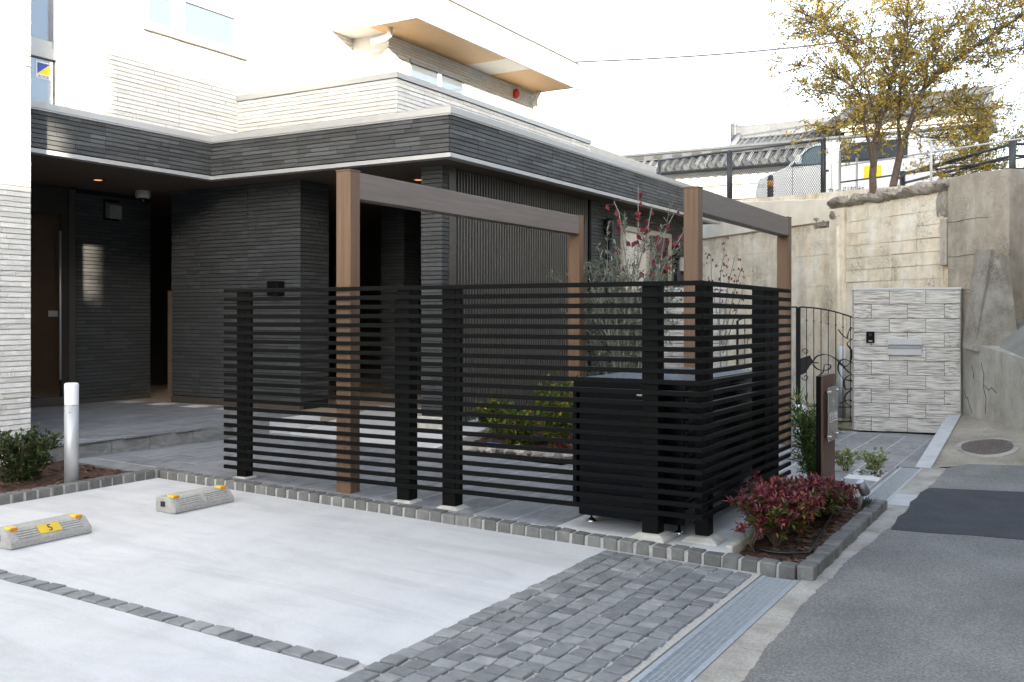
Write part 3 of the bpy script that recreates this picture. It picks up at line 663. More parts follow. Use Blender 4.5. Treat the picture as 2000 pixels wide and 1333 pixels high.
bx('eave_lip', -8.30, -8.25, 11.465, 16.715, 5.88, 5.929, M_frame, eave); bx('eave_lip', -9.2, -8.301, 11.465, 11.50, 5.88, 5.929, M_frame, eave)
bdm = unitbox('eave_board', M_eavewood)
for i in range(58):
    y_ = 11.545 + i * .0885
    if 14.15 < y_ < 14.95: continue
    link('eave_board', bdm, None, eave, (-8.745, y_, 5.915), None, (.88, .083, .024))
MB().box(-9.18, -8.31, 14.14, 14.95, 5.905, 5.929).obj('skylight_panel', M_opal, eave)
MB().lathe([(.075, 0), (.09, .02), (.09, .05), (.04, .08)], (-9.17, 15.86, 5.745), 16, (1, 0, 0)).obj('fire_bell', M_red, wh, True)
MB().tube([(-9.09, 16.5, 4.6), (-9.09, 16.5, 5.75), (-9.0, 16.5, 5.9)], .045, 10).obj('downpipe', M_frame, wh, True)
MB().tube([(-8.95, 11.75, 5.90), (-8.95, 11.75, 5.80), (-9.02, 11.72, 5.74), (-9.25, 11.7, 5.72)], .045, 10).obj('downpipe', M_frame, wh, True)
rf = MB().prism([(-14, 0.8), (-9.2, .8), (-9.2, 11.4), (-14, 11.4)], 9.0, 9.3).obj('roof', M_frame, wh)

# ================================================================== PERGOLAS
def pergola(label, x0, x1, ya, yb, zb, ztop, zba, zbb):
    p = thing('pergola_arch', label, 'pergola', ((x0 + x1) / 2, ya, zba), 'wood grain pergola arches')
    bx('post', x0, x1, ya, ya + .125, zba, ztop, M_woodz, p, .004); bx('post', x0, x1, yb - .125, yb, zbb, ztop - .002, M_woodz, p, .004)
    bx('beam', x0 + .012, x1 - .003, ya + .126, yb - .1255, zb, ztop - .004, M_woody, p, .003)
    bx('post_cap', x0 - .003, x1 + .003, ya - .003, ya + .128, ztop + .0005, ztop + .012, M_woodz, p); bx('post_cap', x0 - .003, x1 + .003, yb - .128, yb + .003, ztop - .0015, ztop + .010, M_woodz, p)
    return p
pergola('long wood grain pergola arch with its front post behind the slats, facing the louvre screen', -5.34, -5.19, 6.285, 10.63, 2.583, 2.805, .14, .1)
pergola('short wood grain pergola arch behind the black unit, facing the retaining wall', -3.245, -3.10, 8.765, 12.13, 2.583, 2.808, .05, .0)

# ================================================================== SLAT FENCE
fe = thing('slat_fence', 'black aluminium slat fence turning the corner round the black unit', 'fence', (-4.4, 6.3, .2))
PT = .0741; fr = unitbox('slat', M_black)
fm = MB().box(-2.21, 2.21, -.0125, .0125, -.0165, .0165).mesh('slat', bevel=.002); fm.materials.append(M_black)
sm_ = MB().box(-.0125, .0125, -1.125, 1.125, -.0165, .0165).mesh('slat', bevel=.002); sm_.materials.append(M_black)
for i in range(22):
    z_ = .278 + i * PT
    link('slat', fm, None, fe, (-4.392, 6.2625, z_)); link('slat', sm_, None, fe, (-2.1945, 7.4, z_ - .004), (R(-.18), 0, 0))
def fpost(x0, x1, y0, y1, zb, zt):
    bx('post', x0, x1, y0, y1, zb, zt, M_black, fe, .004); bx('post_cap', x0 - .004, x1 + .004, y0 - .004, y1 + .004, zt + .0005, zt + .010, M_black, fe)
fpost(-6.47, -6.36, 6.278, 6.37, .19, 1.838); bx('rail_bracket', -6.355, -6.30, 6.278, 6.30, .27, 1.84, M_black, fe)
fpost(-4.715, -4.59, 6.278, 6.39, .155, 1.838); bx('rail_bracket', -4.86, -4.825, 6.45, 6.48, .24, 1.80, M_black, fe)
fpost(-4.28, -4.16, 6.278, 6.39, .15, 1.838); bx('rail_bracket', -4.155, -4.115, 6.278, 6.30, .27, 1.84, M_black, fe)
fpost(-2.625, -2.505, 6.278, 6.39, .125, 1.84); fpost(-2.312, -2.214, 6.465, 6.565, .11, 1.838); fpost(-2.32, -2.212, 7.83, 8.02, .1, 1.832); bx('rail_bracket', -2.25, -2.212, 8.03, 8.24, .22, 1.82, M_black, fe)
def footing(x, y, zt, s, lab):
    f = MB(); a = s; b = s * .62
    f.add([(x - a, y - a, zt - .07), (x + a, y - a, zt - .07), (x + a, y + a, zt - .07), (x - a, y + a, zt - .07), (x - a, y - a, zt - .03), (x + a, y - a, zt - .03), (x + a, y + a, zt - .03), (x - a, y + a, zt - .03), (x - b, y - b, zt), (x + b, y - b, zt), (x + b, y + b, zt), (x - b, y + b, zt)],
          [(0, 3, 2, 1), (0, 1, 5, 4), (1, 2, 6, 5), (2, 3, 7, 6), (3, 0, 4, 7), (4, 5, 9, 8), (5, 6, 10, 9), (6, 7, 11, 10), (7, 4, 8, 11), (8, 9, 10, 11)])
    tag(f.obj('concrete_footing', M_block, bevel=.006), lab, 'footing', 'footings of the slat fence')
footing(-6.415, 6.325, .199, .10, 'low mortar footing under the slat fence end post by the porch')
footing(-4.65, 6.335, .160, .11, 'rough mortar footing under the slat fence post right of the pergola post')
footing(-4.22, 6.335, .155, .11, 'rough mortar footing under the second slat fence post right of the pergola post')
footing(-2.565, 6.335, .130, .13, 'chamfered concrete footing under the slat fence post before the black unit')
footing(-2.255, 6.50, .112, .13, 'chamfered concrete footing under the slat fence corner post')
bx('edging', 0, 0, 0, 0, 0, 0, M_block) if False else None
tag(MB().box(-2.015, -1.965, 6.21, 8.64, -.1, .125).obj('planter_edging', M_block, bevel=.008), 'concrete edging slab between the pale pad and the red shrub planter', 'edging')

# ================================================================== BLACK UNIT behind the fence
un = thing('storage_unit', 'large glossy black storage unit behind the corner of the slat fence', 'storage unit', (-2.8, 7.4, .09))
ux0, ux1, uy0, uy1 = -3.25, -2.37, 6.47, 8.28
bx('body', ux0 + .03, ux1 - .03, uy0 + .03, uy1 - .03, .155, 1.08, M_unit, un, .008)
bx('lid', ux0, ux1, uy0, uy1, 1.081, 1.150, M_unit, un, .01); bx('lid_sky_sheet', ux0 + .02, ux1 - .02, uy0 + .02, uy1 - .02, 1.1505, 1.156, M_unittop, un)
rb = unitbox('lid_rib', M_unittop)
for i in range(16): link('lid_rib', rb, None, un, (ux0 + .06 + i * .0507, (uy0 + uy1) / 2, 1.157), None, (.02, uy1 - uy0 - .05, .008))
for i in range(11):
    z_ = .26 + i * .078
    bx('front_rib', ux0 + .06, ux1 - .06, uy0 + .018, uy0 + .029, z_, z_ + .045, M_unit, un)
    bx('side_rib', ux1 - .029, ux1 - .016, uy0 + .08, uy1 - .08, z_, z_ + .045, M_unit, un)
bx('corner_trim', ux0, ux0 + .029, uy0, uy0 + .06, .22, 1.08, M_unit, un); bx('latch', -2.74, -2.69, uy0 - .012, uy0 - .0005, 1.045, 1.085, M_chrome, un)
for fx, fy in ((-3.14, 6.56), (-2.46, 6.56), (-3.14, 8.18), (-2.46, 8.18)):
    zt_ = zg(fx) + .058; MB().lathe([(.038, 0), (.038, .012), (.018, .03), (.009, .034), (.009, .156 - zt_)], (fx, fy, zt_), 16).obj('levelling_foot', M_chrome, un, True)

# ================================================================== WHEEL STOPS
def wheelstop(label, x, y, number):
    z0 = zg(x); ws = thing('wheel_stop', label, 'wheel stop', (x, y, z0), 'concrete wheel stops')
    prof = [(.11, 0), (.11, .045), (.035, .115), (-.085, .12), (-.11, .105), (-.11, 0)]
    b = MB(); b.extr([(x + px, y - .3, z0 + pz) for px, pz in prof], (0, .6, 0)); body = b.obj('body', M_block2, ws, bevel=.006, fix=True)
    n = Vector((.07, 0, .075)).normalized()
    # ribs along the sloping face
    for (ya, yb) in (((-.24, -.09), (.09, .24)) if number else ((-.25, -.02), (.02, .25))):
        for q in range(4):
            t_ = .2 + q * .18; px = .11 - .075 * t_; pz = .045 + .07 * t_
            MB().extr([(x + px + .001, y + ya, z0 + pz - .004), (x + px + .007, y + ya, z0 + pz + .003), (x + px - .006, y + ya, z0 + pz + .011), (x + px - .012, y + ya, z0 + pz + .004)], (0, yb - ya, 0)).obj('rib', M_block2, ws, fix=True)
    for yo in (-.24, .235):
        r_ = MB(); r_.box(x - .02, x + .05, y + yo - .026, y + yo + .026, z0 + .112, z0 + .128); r = r_.obj('reflector', M_yellow, ws, bevel=.003)
        MB().extr([(x + .0505, y + yo - .024, z0 + .105), (x + .0505, y + yo + .024, z0 + .105), (x + .0515, y + yo + .024, z0 + .126), (x + .0515, y + yo - .024, z0 + .126)], (.004, 0, 0)).obj('reflector_face', M_amber, r, fix=True)
    bx('pocket', x - .05, x - .0, y - .3025, y - .2985, z0 + .045, z0 + .085, M_drainhole, ws)
    if number:
        c = [(.096, .0605), (.044, .109)]
        MB().extr([(x + c[0][0], y - .08, z0 + c[0][1]), (x + c[0][0], y + .08, z0 + c[0][1]), (x + c[1][0], y + .08, z0 + c[1][1]), (x + c[1][0], y - .08, z0 + c[1][1])], tuple(n * .003)).obj('number_plate', M_plateY, ws, fix=True)
        ang = math.atan2(.0485, .052)
        text('number', number, .075, (x + .089 + n.x * .0035, y + .002, z0 + .068 + n.z * .0035), (ang, 0, R(90)), M_ink, ws, .0006, 'CENTER')
    return ws
t = NT('wheel stop concrete'); f = t.noise(t.vec(), 45, 5, .65); g = t.noise(t.vec(), 5, 4)
c = t.ramp(g, [(.3, (.36, .35, .325)), (.7, (.46, .45, .42))]); t.col(t.mix(.5, c, t.ramp(f, [(.3, .62), (.6, 1.1)]), 'MULTIPLY')); t.bump(f, .35, .005); M_block2 = t.fin(.9)
wheelstop('plain grey concrete wheel stop with two amber reflectors near the sett kerb', -6.06, 5.45, None)
wheelstop('grey concrete wheel stop with yellow plate numbered 5', -6.06, 4.13, '5')

# ================================================================== DRAIN GRATINGS
def drain(label, x0, x1, y0, y1, n):
    d = thing('drain_grating', label, 'drain', ((x0 + x1) / 2, y0, 0), 'galvanised drain gratings')
    bx('channel', x0 + .002, x1 - .002, y0, y1, -.14, -.045, M_drainhole, d)
    for a in (x0, x1 - .030): bx('rail', a, a + .030, y0, y1, -.12, .004, M_galv, d)
    seg = (y1 - y0) / n
    for k in range(n):
        g = MB(); ya = y0 + k * seg + .004; yb = y0 + (k + 1) * seg - .004; xa, xb = x0 + .0305, x1 - .0305
        q = ya + .004
        while q < yb: g.box(xa, xb, q, q + .004, -.014, .002); q += .021
        for j in range(7): xx = xa + (xb - xa) * j / 6; g.box(max(xa, xx - .0022), min(xb, xx + .0022), ya, yb, -.024, .0012)
        g.obj('grate', M_galv, d)
drain('long galvanised drain grating beside the granite sett paving', -1.73, -1.50, -1.0, 6.06, 7)
drain('short galvanised drain grating beside the forecourt tiles', -1.70, -1.47, 9.0, 11.12, 2)

# ================================================================== GATE WALLS
def gatewall(label, P0, ang, width, z0, z1, thick, k0, cols=None):
    g = thing('gate_wall', label, 'wall', (P0[0], P0[1], z0), 'strata tiled gate walls')
    d = Vector((math.cos(R(ang)), math.sin(R(ang)))); n = Vector((d.y, -d.x)); P0 = Vector(P0)
    def q(k, o): p = P0 + d * k - n * o; return (p.x, p.y)
    MB().prism([q(.004, .022), q(width - .004, .022), q(width - .004, thick), q(.004, thick)], z0 - .2, z1 - .03).obj('core', M_darkback, g, fix=True)
    MB().prism([q(-.012, -.006), q(width + .012, -.006), q(width + .012, thick + .01), q(-.012, thick + .01)], z1 - .028, z1).obj('cap', M_padpale, g, fix=True)
    me = unitbox('cladding_tile', M_strata, 0)
    rows = round((z1 - .03 - z0) / .1925); rh = (z1 - .03 - z0) / rows
    for r in range(rows):
        s = -.465 + k0 + (.2325 if r % 2 else 0)
        while s < width:
            a = max(0, s); b = min(width, s + .465); s += .465
            if b - a < .02: continue
            c = q((a + b) / 2, .011); link('cladding_tile', me, None, g, (c[0], c[1], z0 + (r + .5) * rh), (0, 0, R(ang)), (b - a - .006, .022 + random.uniform(-.004, .004), rh - .007))
    for e in (0, width):   # end faces
        for r in range(rows):
            c = q(e + (-.007 if e == 0 else .007), thick / 2 + .012); link('end_tile', me, None, g, (c[0], c[1], z0 + (r + .5) * rh), (0, 0, R(ang)), (.012, thick - .03, rh - .0035))
    return g, q
gw, gq = gatewall('pale grey strata tiled gate wall carrying the letter slot and intercom', (-2.777, 14.215), 12, 1.363, .016, 1.998, .20, .234)
lb = thing('letter_slot', 'wide brushed silver letter slot on the strata tiled gate wall', 'letterbox', (*gq(.66, -.03), 1.07))
def onwall(k0, k1, o0, o1, z0, z1, name, mat, par, bev=.003): 
    return MB().prism([gq(k0, -o0), gq(k0, -o1), gq(k1, -o1), gq(k1, -o0)], z0, z1).obj(name, mat, par, bevel=bev, fix=True)
onwall(.44, .877, .003, .035, 1.075, 1.295, 'plate', M_steel, lb); onwall(.437, .880, .0355, .060, 1.215, 1.299, 'flap_hood', M_steel, lb); onwall(.45, .867, .0355, .045, 1.16, 1.205, 'slot_lip', plain('slot lip grey', (.30, .31, .32), .35, .7), lb)  # slot lip in a darker grey metal than the plate
ic = thing('intercom', 'small black intercom on the strata tiled gate wall', 'intercom', (*gq(.22, -.03), 1.24)); onwall(.167, .274, .003, .03, 1.238, 1.393, 'case', M_black, ic, .005); onwall(.195, .246, .0302, .036, 1.255, 1.272, 'button', plain('button grey', (.3, .3, .3), .4), ic, 0); onwall(.20, .24, .0302, .034, 1.33, 1.37, 'lens', M_glassdark, ic, 0)
g2, gq2 = gatewall('pale grey strata tiled gate wall seen through the slats behind the short pergola', (-5.50, 13.43), 16, 1.10, .05, 2.02, .20, .1)

# ================================================================== WROUGHT GATE
gt = thing('wrought_gate', 'black wrought iron double gate with arched top and ribbon scrolls', 'gate', (-3.5, 14.1, .1))
GA = Vector((-2.777, 14.30)); GD = Vector((-math.cos(R(16)), -math.sin(R(16)))); GN = Vector((GD.y, -GD.x))
def gp(s, z, o=0): return (GA.x + GD.x * s + GN.x * o, GA.y + GD.y * s + GN.y * o, z)
def arch(s): return 1.735 - .175 * ((s - .76) / .8) ** 2
for (a, b) in ((-.04, .745), (.775, 1.60)):
    lf = MB().tube([gp(a + (b - a) * i / 12, arch(a + (b - a) * i / 12)) for i in range(13)], .011, 6).obj('top_rail', M_iron, gt)
    MB().tube([gp(a, .13), gp(b, .13)], .011, 6).obj('bottom_rail', M_iron, gt); MB().tube([gp(a, .33), gp(b, .33)], .008, 6).obj('lower_rail', M_iron, gt)
    n_ = 9
    for i in range(n_):
        s = a + (b - a) * i / (n_ - 1)
        hinge = (a < 0 and i == n_ - 1) or (a > .5 and i in (0, n_ - 1))
        MB().tube([gp(s, .12), gp(s, arch(s))], .02 if hinge else .0065, 6).obj('stile' if hinge else 'bar', M_iron, gt)
        if not hinge: MB().lathe([(.006, 0), (.014, .015), (.006, .03)], gp(s, arch(s) - .20), 6).obj('knuckle', M_iron, gt)
lk = MB(); lk.extr([gp(.745, 1.0, .02), gp(.60, 1.05, .02), gp(.55, .96, .02), gp(.60, .90, .02), gp(.66, .80, .02), gp(.745, .76, .02)], tuple(GN.to_3d() * .012)); lk.obj('lock_plate', M_iron, gt, fix=True)
for s_, z_, sg in ((.66, 1.10, 1), (.66, .74, -1)): MB().tube([gp(s_ + .05 * math.cos(a) * (1 - a / 9), z_ + sg * .05 * math.sin(a) * (1 - a / 9), .02) for a in [i * .5 for i in range(14)]], .006, 5).obj('scroll', M_iron, gt)
MB().tube([gp(.60, .945, .04), gp(.48, .945, .04)], .008, 6).obj('lever_handle', M_iron, gt)
def ribbon(pts, r=.011):
    P = [Vector(p) for p in pts]; out = []
    for i in range(len(P) - 1):
        p0, p1, p2, p3 = P[max(i - 1, 0)], P[i], P[i + 1], P[min(i + 2, len(P) - 1)]
        for t_ in (0, .2, .4, .6, .8): out.append(.5 * ((2 * p1) + (-p0 + p2) * t_ + (2 * p0 - 5 * p1 + 4 * p2 - p3) * t_ * t_ + (-p0 + 3 * p1 - 3 * p2 + p3) * t_ ** 3))
    out.append(P[-1]); n = len(out)
    MB().tube([gp(p.x, p.y, .022 + .012 * math.sin(i * .35)) for i, p in enumerate(out)], [r * (.45 + .75 * abs(math.sin(i * .22 + 1))) for i in range(n)], 6).obj('ribbon_scroll', M_iron, gt, True)
ribbon([(.58, .93), (.50, 1.04), (.36, 1.06), (.22, .98), (.10, .84), (0, .78), (-.02, .86), (.02, .94), (.14, 1.0), (.2, .95), (.12, .90), (.05, .98), (.04, 1.12), (.1, 1.22), (.02, 1.30), (.0, 1.40), (.06, 1.44), (.10, 1.30)])
ribbon([(.56, .92), (.50, .86), (.42, .84), (.34, .86), (.32, .91), (.40, .92), (.42, .82), (.50, .74), (.46, .66)], .009)
ribbon([(.2, .98), (.22, .86), (.16, .74), (.04, .70), (.0, .74), (.06, .78), (.14, .70), (.12, .58), (.02, .60), (.12, .50), (.12, .40), (.02, .33), (-.02, .38), (.08, .43), (.2, .38)], .010)
ribbon([(.22, 1.42), (.14, 1.32), (.05, 1.28), (0, 1.33)], .008)
ribbon([(.95, 1.30), (1.05, 1.18), (1.2, 1.16), (1.3, 1.3), (1.42, 1.32), (1.46, 1.2), (1.36, 1.1), (1.3, .98), (1.38, .8), (1.2, .62), (1.28, .5)], .010)

# ================================================================== BOLLARD LIGHTS
def bollard(label, x, y, z0, h, cap, r):
    b = thing('bollard_light', label, 'bollard light', (x, y, z0), 'silver bollard lights')
    MB().lathe([(r, -.05), (r, h - cap)], (x, y, z0), 28).obj('post', M_steel, b, True)
    me = MB().lathe([(r * .97, h - cap + .002), (r * .99, h - cap + .01), (r * .99, h - .02), (r * .93, h - .004), (r * .8, h)], (x, y, z0), 28).obj('diffuser', M_opal, b, True)
    MB().lathe([(.004, 0), (.004, .006)], (x + r * .62, y - r * .78, z0 + h - cap - .055), 8, (.62, -.78, 0)).obj('screw', M_black, b)
bollard('silver bollard light with white top beside the green azalea bed', -7.43, 5.33, .205, .84, .19, .058)
bollard('silver bollard light standing behind the wrought iron gate', -3.30, 16.0, .05, 1.08, .2, .06)
bollard('white topped bollard light behind the narrow leaved plant and sign post', -2.95, 11.95, .0, .54, .36, .075)

# ================================================================== SIGN POST
sg = thing('sign_post', 'brown sign post with clear acrylic name plate on steel standoffs', 'sign', (-1.9, 8.4, .05))
bx('post_black', -1.892, -1.852, 8.178, 8.63, .03, 1.122, M_black, sg); bx('face_panel', -1.851, -1.838, 8.178, 8.63, .03, 1.124, M_signbrown, sg)
t = NT('acrylic plate'); t.col((.42, .40, .37)); M_acr = t.fin(.12, 0, .6, Alpha=.6, **{'Transmission Weight': .0})
pt = bx('acrylic_plate', -1.806, -1.798, 8.215, 8.555, .585, 1.03, M_acr, sg)
for yy_, zz_ in ((8.245, .625), (8.245, .99), (8.525, .625), (8.525, .99)): MB().lathe([(.011, 0), (.011, .052)], (-1.838, yy_, zz_), 10, (1, 0, 0)).obj('standoff', M_chrome, sg, True)
text('name_lettering', 'グラナ田', .07, (-1.7975, 8.24, .765), (R(90), 0, R(90)), M_whiteink, pt); bx('rule_line', -1.7978, -1.797, 8.225, 8.545, .742, .750, M_whiteink, pt)
text('small_lettering', 'GRANADA', .035, (-1.7975, 8.25, .70), (R(90), 0, R(90)), plain('grey print', (.42, .42, .42), .5), pt) if False else None
em = MB()
for k in range(5):
    a = math.pi / 2 + k * 2 * math.pi / 5; c_ = Vector((0, math.cos(a), math.sin(a))); n_ = Vector((0, -math.sin(a), math.cos(a))); o_ = Vector((-1.7975, 8.385, .90))
    em.add([o_ + c_ * .006, o_ + c_ * .022 + n_ * .009, o_ + c_ * .046, o_ + c_ * .022 - n_ * .009], [(0, 1, 2, 3)])
em.obj('emblem', M_whiteink, pt)
# spotlight
spx = Vector((-1.565, 8.22, .06)); st = thing('garden_spotlight', 'tilted grey garden spotlight on a steel stake by the planter kerb', 'spotlight', spx)
MB().tube([spx, spx + Vector((.02, 0, .10)), spx + Vector((.045, .0, .14))], .014, 10).obj('stake', M_steel, st, True)
axs = Vector((-.35, -.30, .9)).normalized(); c0 = spx + Vector((.055, 0, .125))
MB().lathe([(.030, 0), (.040, .008), (.040, .115)], c0, 22, axs).obj('barrel', plain('spot grey', (.2, .2, .2), .4, .5), st, True)
MB().lathe([(.034, .1155), (.034, .118)], c0, 22, axs).obj('lens', plain('spot lens', (.6, .63, .68), .15), st)
MB().tube([spx + Vector((0, 0, .06)), c0 + axs * .03], .010, 8).obj('bracket', M_steel, st, True)
hz = MB(); hp = [Vector((-1.95 + .40 * i / 12, 6.50 - .10 * math.sin(i / 12 * 3.1), .075)) for i in range(13)] + [Vector((-1.55 - .02 * i, 6.55 + .18 * i, .075)) for i in range(1, 9)]
tag(hz.tube(hp, .009, 8).obj('irrigation_hose', M_hose, smooth=True), 'thin black irrigation hose curving over the bark in the red shrub planter', 'hose')

# ================================================================== PLANTS
def leaf(m, p, d, up, L, W, fold=.25):
    d = d.normalized(); s = d.cross(up); s = s.normalized() if s.length > 1e-4 else d.orthogonal().normalized(); n = s.cross(d)
    m.add([p, p + d * L * .45 + s * W * .5 + n * W * fold, p + d * L, p + d * L * .45 - s * W * .5 + n * W * fold, p + d * L * .5], [(0, 1, 4), (1, 2, 4), (0, 4, 3), (4, 2, 3)])
def rv(rr, z=(-1, 1)): 
    v = Vector((rr.uniform(-1, 1), rr.uniform(-1, 1), rr.uniform(*z))); return v.normalized() if v.length > .01 else Vector((1, 0, 0))
def shrub(name, label, cat, base, rx, ry, h, n_st, tw, lv, L, W, leafm, stemm, seed, group=None, leafm2=None, lowf=.0, spread=.8, whorl=1, lean=(0, 0)):
    """stems fan out from the base, twigs carry leaf whorls; leafm2 is used on the lower twigs"""
    rr = random.Random(seed); base = Vector(base); th = thing(name, label, cat, base, group); st = MB(); f1 = MB(); f2 = MB()
    for i in range(n_st):
        a = 2 * math.pi * (i + rr.random()) / n_st; q = math.sqrt(rr.random()) * spread; hh = h * rr.uniform(.7, 1.0) * (1 - .3 * q * q)
        tip = base + Vector((math.cos(a) * rx * q + lean[0] * h, math.sin(a) * ry * q + lean[1] * h, hh)); mid = base.lerp(tip, .5) + Vector((0, 0, h * .08)) + rv(rr) * .02
        r0 = .0025 + .0035 * h
        st.tube([base + rv(rr, (0, 0)) * .02, mid, tip], [r0, r0 * .7, r0 * .3], 5, False)
        for j in range(tw):
            t_ = lowf + (1 - lowf) * (j + rr.random()) / tw; p = base.lerp(mid, t_ * 2) if t_ < .5 else mid.lerp(tip, t_ * 2 - 1)
            dv = (rv(rr, (-.3, 1.0)) + Vector((math.cos(a), math.sin(a), .3)) * .5).normalized(); l = h * rr.uniform(.10, .24); e = p + Vector((dv.x * rx / h * 2, dv.y * ry / h * 2, dv.z)) * l
            if tw > 2: st.tube([p, e], [r0 * .4, r0 * .15], 4, False)
            tgt = f2 if (leafm2 is not None and rr.random() > (e.z - base.z) / h * 1.35 - .33) else f1
            for _ in range(lv):
                pp = p.lerp(e, rr.uniform(.35, 1.05)); ld = (dv * .7 + rv(rr, (-.6, .7))).normalized()
                leaf(tgt, pp + rv(rr) * .008, ld, Vector((0, 0, 1)) + rv(rr) * .4, L * rr.uniform(.65, 1.2), W * rr.uniform(.7, 1.2))
    st.obj('stems', stemm, th); stuff(f1.obj('foliage', leafm, th))
    if f2.v: stuff(f2.obj('lower_foliage', leafm2, th))
    return th
# left azaleas
shrub('azalea', 'rounded dark green azalea bush next to the silver bollard light', 'shrub', (-7.83, 5.15, .20), .36, .36, .46, 34, 9, 16, .046, .020, L_azalea, M_stem, 1, 'azaleas in the left bed')
shrub('azalea', 'dark green azalea bush against the white brick wing', 'shrub', (-8.15, 4.62, .21), .36, .36, .44, 32, 9, 16, .046, .020, L_azalea, M_stem, 2, 'azaleas in the left bed')
# nandinas
nl = ['large red and green nandina bush at the front of the planter', 'deep red nandina bush behind the front bush in the planter', 'mixed red and green nandina bush before the brown sign post', 'reddish nandina bush beside the garden spotlight', 'small sparse red nandina shoots by the concrete edging slab']
for i, (x, y, rx, h, ns) in enumerate(((-1.80, 6.66, .27, .40, 17), (-1.84, 7.08, .27, .43, 15), (-1.78, 7.50, .24, .34, 13), (-1.74, 7.86, .18, .25, 10))):
    shrub('nandina', nl[i], 'shrub', (x, y, .06), rx * 1.15, .33, h * .95, ns + 14, 12, 17, .052, .019, L_nandred, M_stem, 20 + i, 'nandinas in the planter', L_nandgrn, .35)
shrub('nandina', nl[4], 'shrub', (-1.90, 6.42, .06), .10, .12, .22, 5, 3, 6, .055, .02, L_nandred, M_stem, 27, 'nandinas in the planter', None, .5)
shrub('narrow_leaf_plant', 'upright green plant with narrow leaves beside the brown sign post', 'plant', (-2.13, 8.98, .05), .24, .22, .82, 15, 12, 10, .115, .015, L_bamboo, M_stem, 31, None, None, .12)
shrub('variegated_shrub', 'small pale variegated shrub in the tile pocket nearer the sign post', 'shrub', (-2.12, 10.46, .0), .17, .13, .25, 11, 6, 12, .036, .018, L_varieg, M_stem, 33, 'variegated shrubs in the tile pocket', None, .2)
shrub('variegated_shrub', 'small pale variegated shrub in the tile pocket beside the short drain', 'shrub', (-1.84, 10.44, .0), .16, .13, .27, 11, 6, 12, .036, .018, L_varieg, M_stem, 34, 'variegated shrubs in the tile pocket', None, .2)
# dwarf grass tuft
th = thing('grass_tuft', 'dark dwarf grass tuft at the foot of the garden spotlight', 'grass', (-1.60, 8.45, .06)); gm = MB(); rr = random.Random(5)
for _ in range(420):
    p = Vector((-1.60 + rr.uniform(-.09, .09), 8.42 + rr.uniform(-.16, .16), .06)); leaf(gm, p, rv(rr, (.3, 1.0)), Vector((0, 0, 1)) + rv(rr) * .3, rr.uniform(.05, .09), .005)
stuff(gm.obj('blades', L_grass, th))
# garden bed shrubs behind the fence
for i, (x, y, r, h, lab, s2) in enumerate(((-5.10, 9.75, .33, .80, 'yellow green shrub with golden leaves beside the long pergola rear post', 0), (-5.75, 9.75, .36, .46, 'low green shrub before the louvre screen', 0), (-4.85, 9.35, .25, .55, 'green and yellow shrub beside the black unit', 0), (-5.35, 9.35, .28, .36, 'low green shrub behind the garden rocks', 0), (-6.1, 9.95, .25, .42, 'low green shrub beside the charcoal pillar', 0))):
    shrub('bed_shrub', lab, 'shrub', (x, y, .18), r, r, h, 20, 8, 12, .06, .030, L_bed, M_stem, 40 + i, 'shrubs in the garden bed')
shrub('bed_nandina', 'low dark red nandina behind the garden rocks', 'shrub', (-4.75, 9.15, .16), .2, .14, .2, 8, 4, 8, .05, .02, L_nandred, M_stem, 47)
for i in range(14):
    rr = random.Random(60 + i); x = -6.0 + i * .11 + rr.uniform(-.03, .03); y = 8.95 + rr.uniform(-.04, .05) + (.07 if i % 2 else 0); s = rr.uniform(.05, .09); bm = bmesh.new(); bmesh.ops.create_icosphere(bm, subdivisions=2, radius=1)
    for v in bm.verts: v.co = v.co * (1 + .35 * noise.noise(v.co * 1.4 + Vector((i * 7, 0, 0)))); v.co.x *= s * 1.5; v.co.y *= s; v.co.z *= s * .75
    me = bpy.data.meshes.new('rock'); bm.to_mesh(me); bm.free(); o = link('garden_rock', me, M_rock, None, (x, y, .18), (0, 0, rr.uniform(0, 3)))
    tag(o, 'pale rock in the row edging the garden bed behind the slat fence', 'rock', 'rocks edging the garden bed')
tg = bx('plant_label', -5.58, -5.42, 9.0, 9.06, .17, .245, M_bluetag); tag(tg, 'blue plant label among the garden rocks', 'label')
# olive shrub
shrub('olive_shrub', 'large silvery olive shrub behind the slat fence against the charcoal wall', 'shrub', (-4.82, 11.0, .2), .75, .6, 2.55, 28, 16, 16, .08, .018, L_olive, M_greystem, 51, None, None, .15, 1.0)
def redtree(name, label, base, stems, seed, L, W, prob=1.0):
    rr = random.Random(seed); th = thing(name, label, 'tree', base); st = MB(); f = MB()
    for pts, nl_ in stems:
        P = [Vector(p) for p in pts]; st.tube(P, [.010 * (1 - .8 * i / (len(P) - 1)) + .002 for i in range(len(P))], 5, False)
        for _ in range(nl_):
            t_ = rr.uniform(.45, 1.0) * (len(P) - 1); i = min(int(t_), len(P) - 2); p = P[i].lerp(P[i + 1], t_ - i); e = p + rv(rr, (-.2, .6)) * rr.uniform(.03, .12)
            st.tube([p, e], [.002, .001], 4, False)
            for _k in range(rr.choice([1, 2, 2, 3])): leaf(f, e, Vector((rr.uniform(-.6, .6), rr.uniform(-.6, .6), -.8)), rv(rr), L * rr.uniform(.7, 1.15), W * rr.uniform(.8, 1.1), .2)
    st.obj('stems', M_greystem, th); stuff(f.obj('foliage', L_red, th)); return th
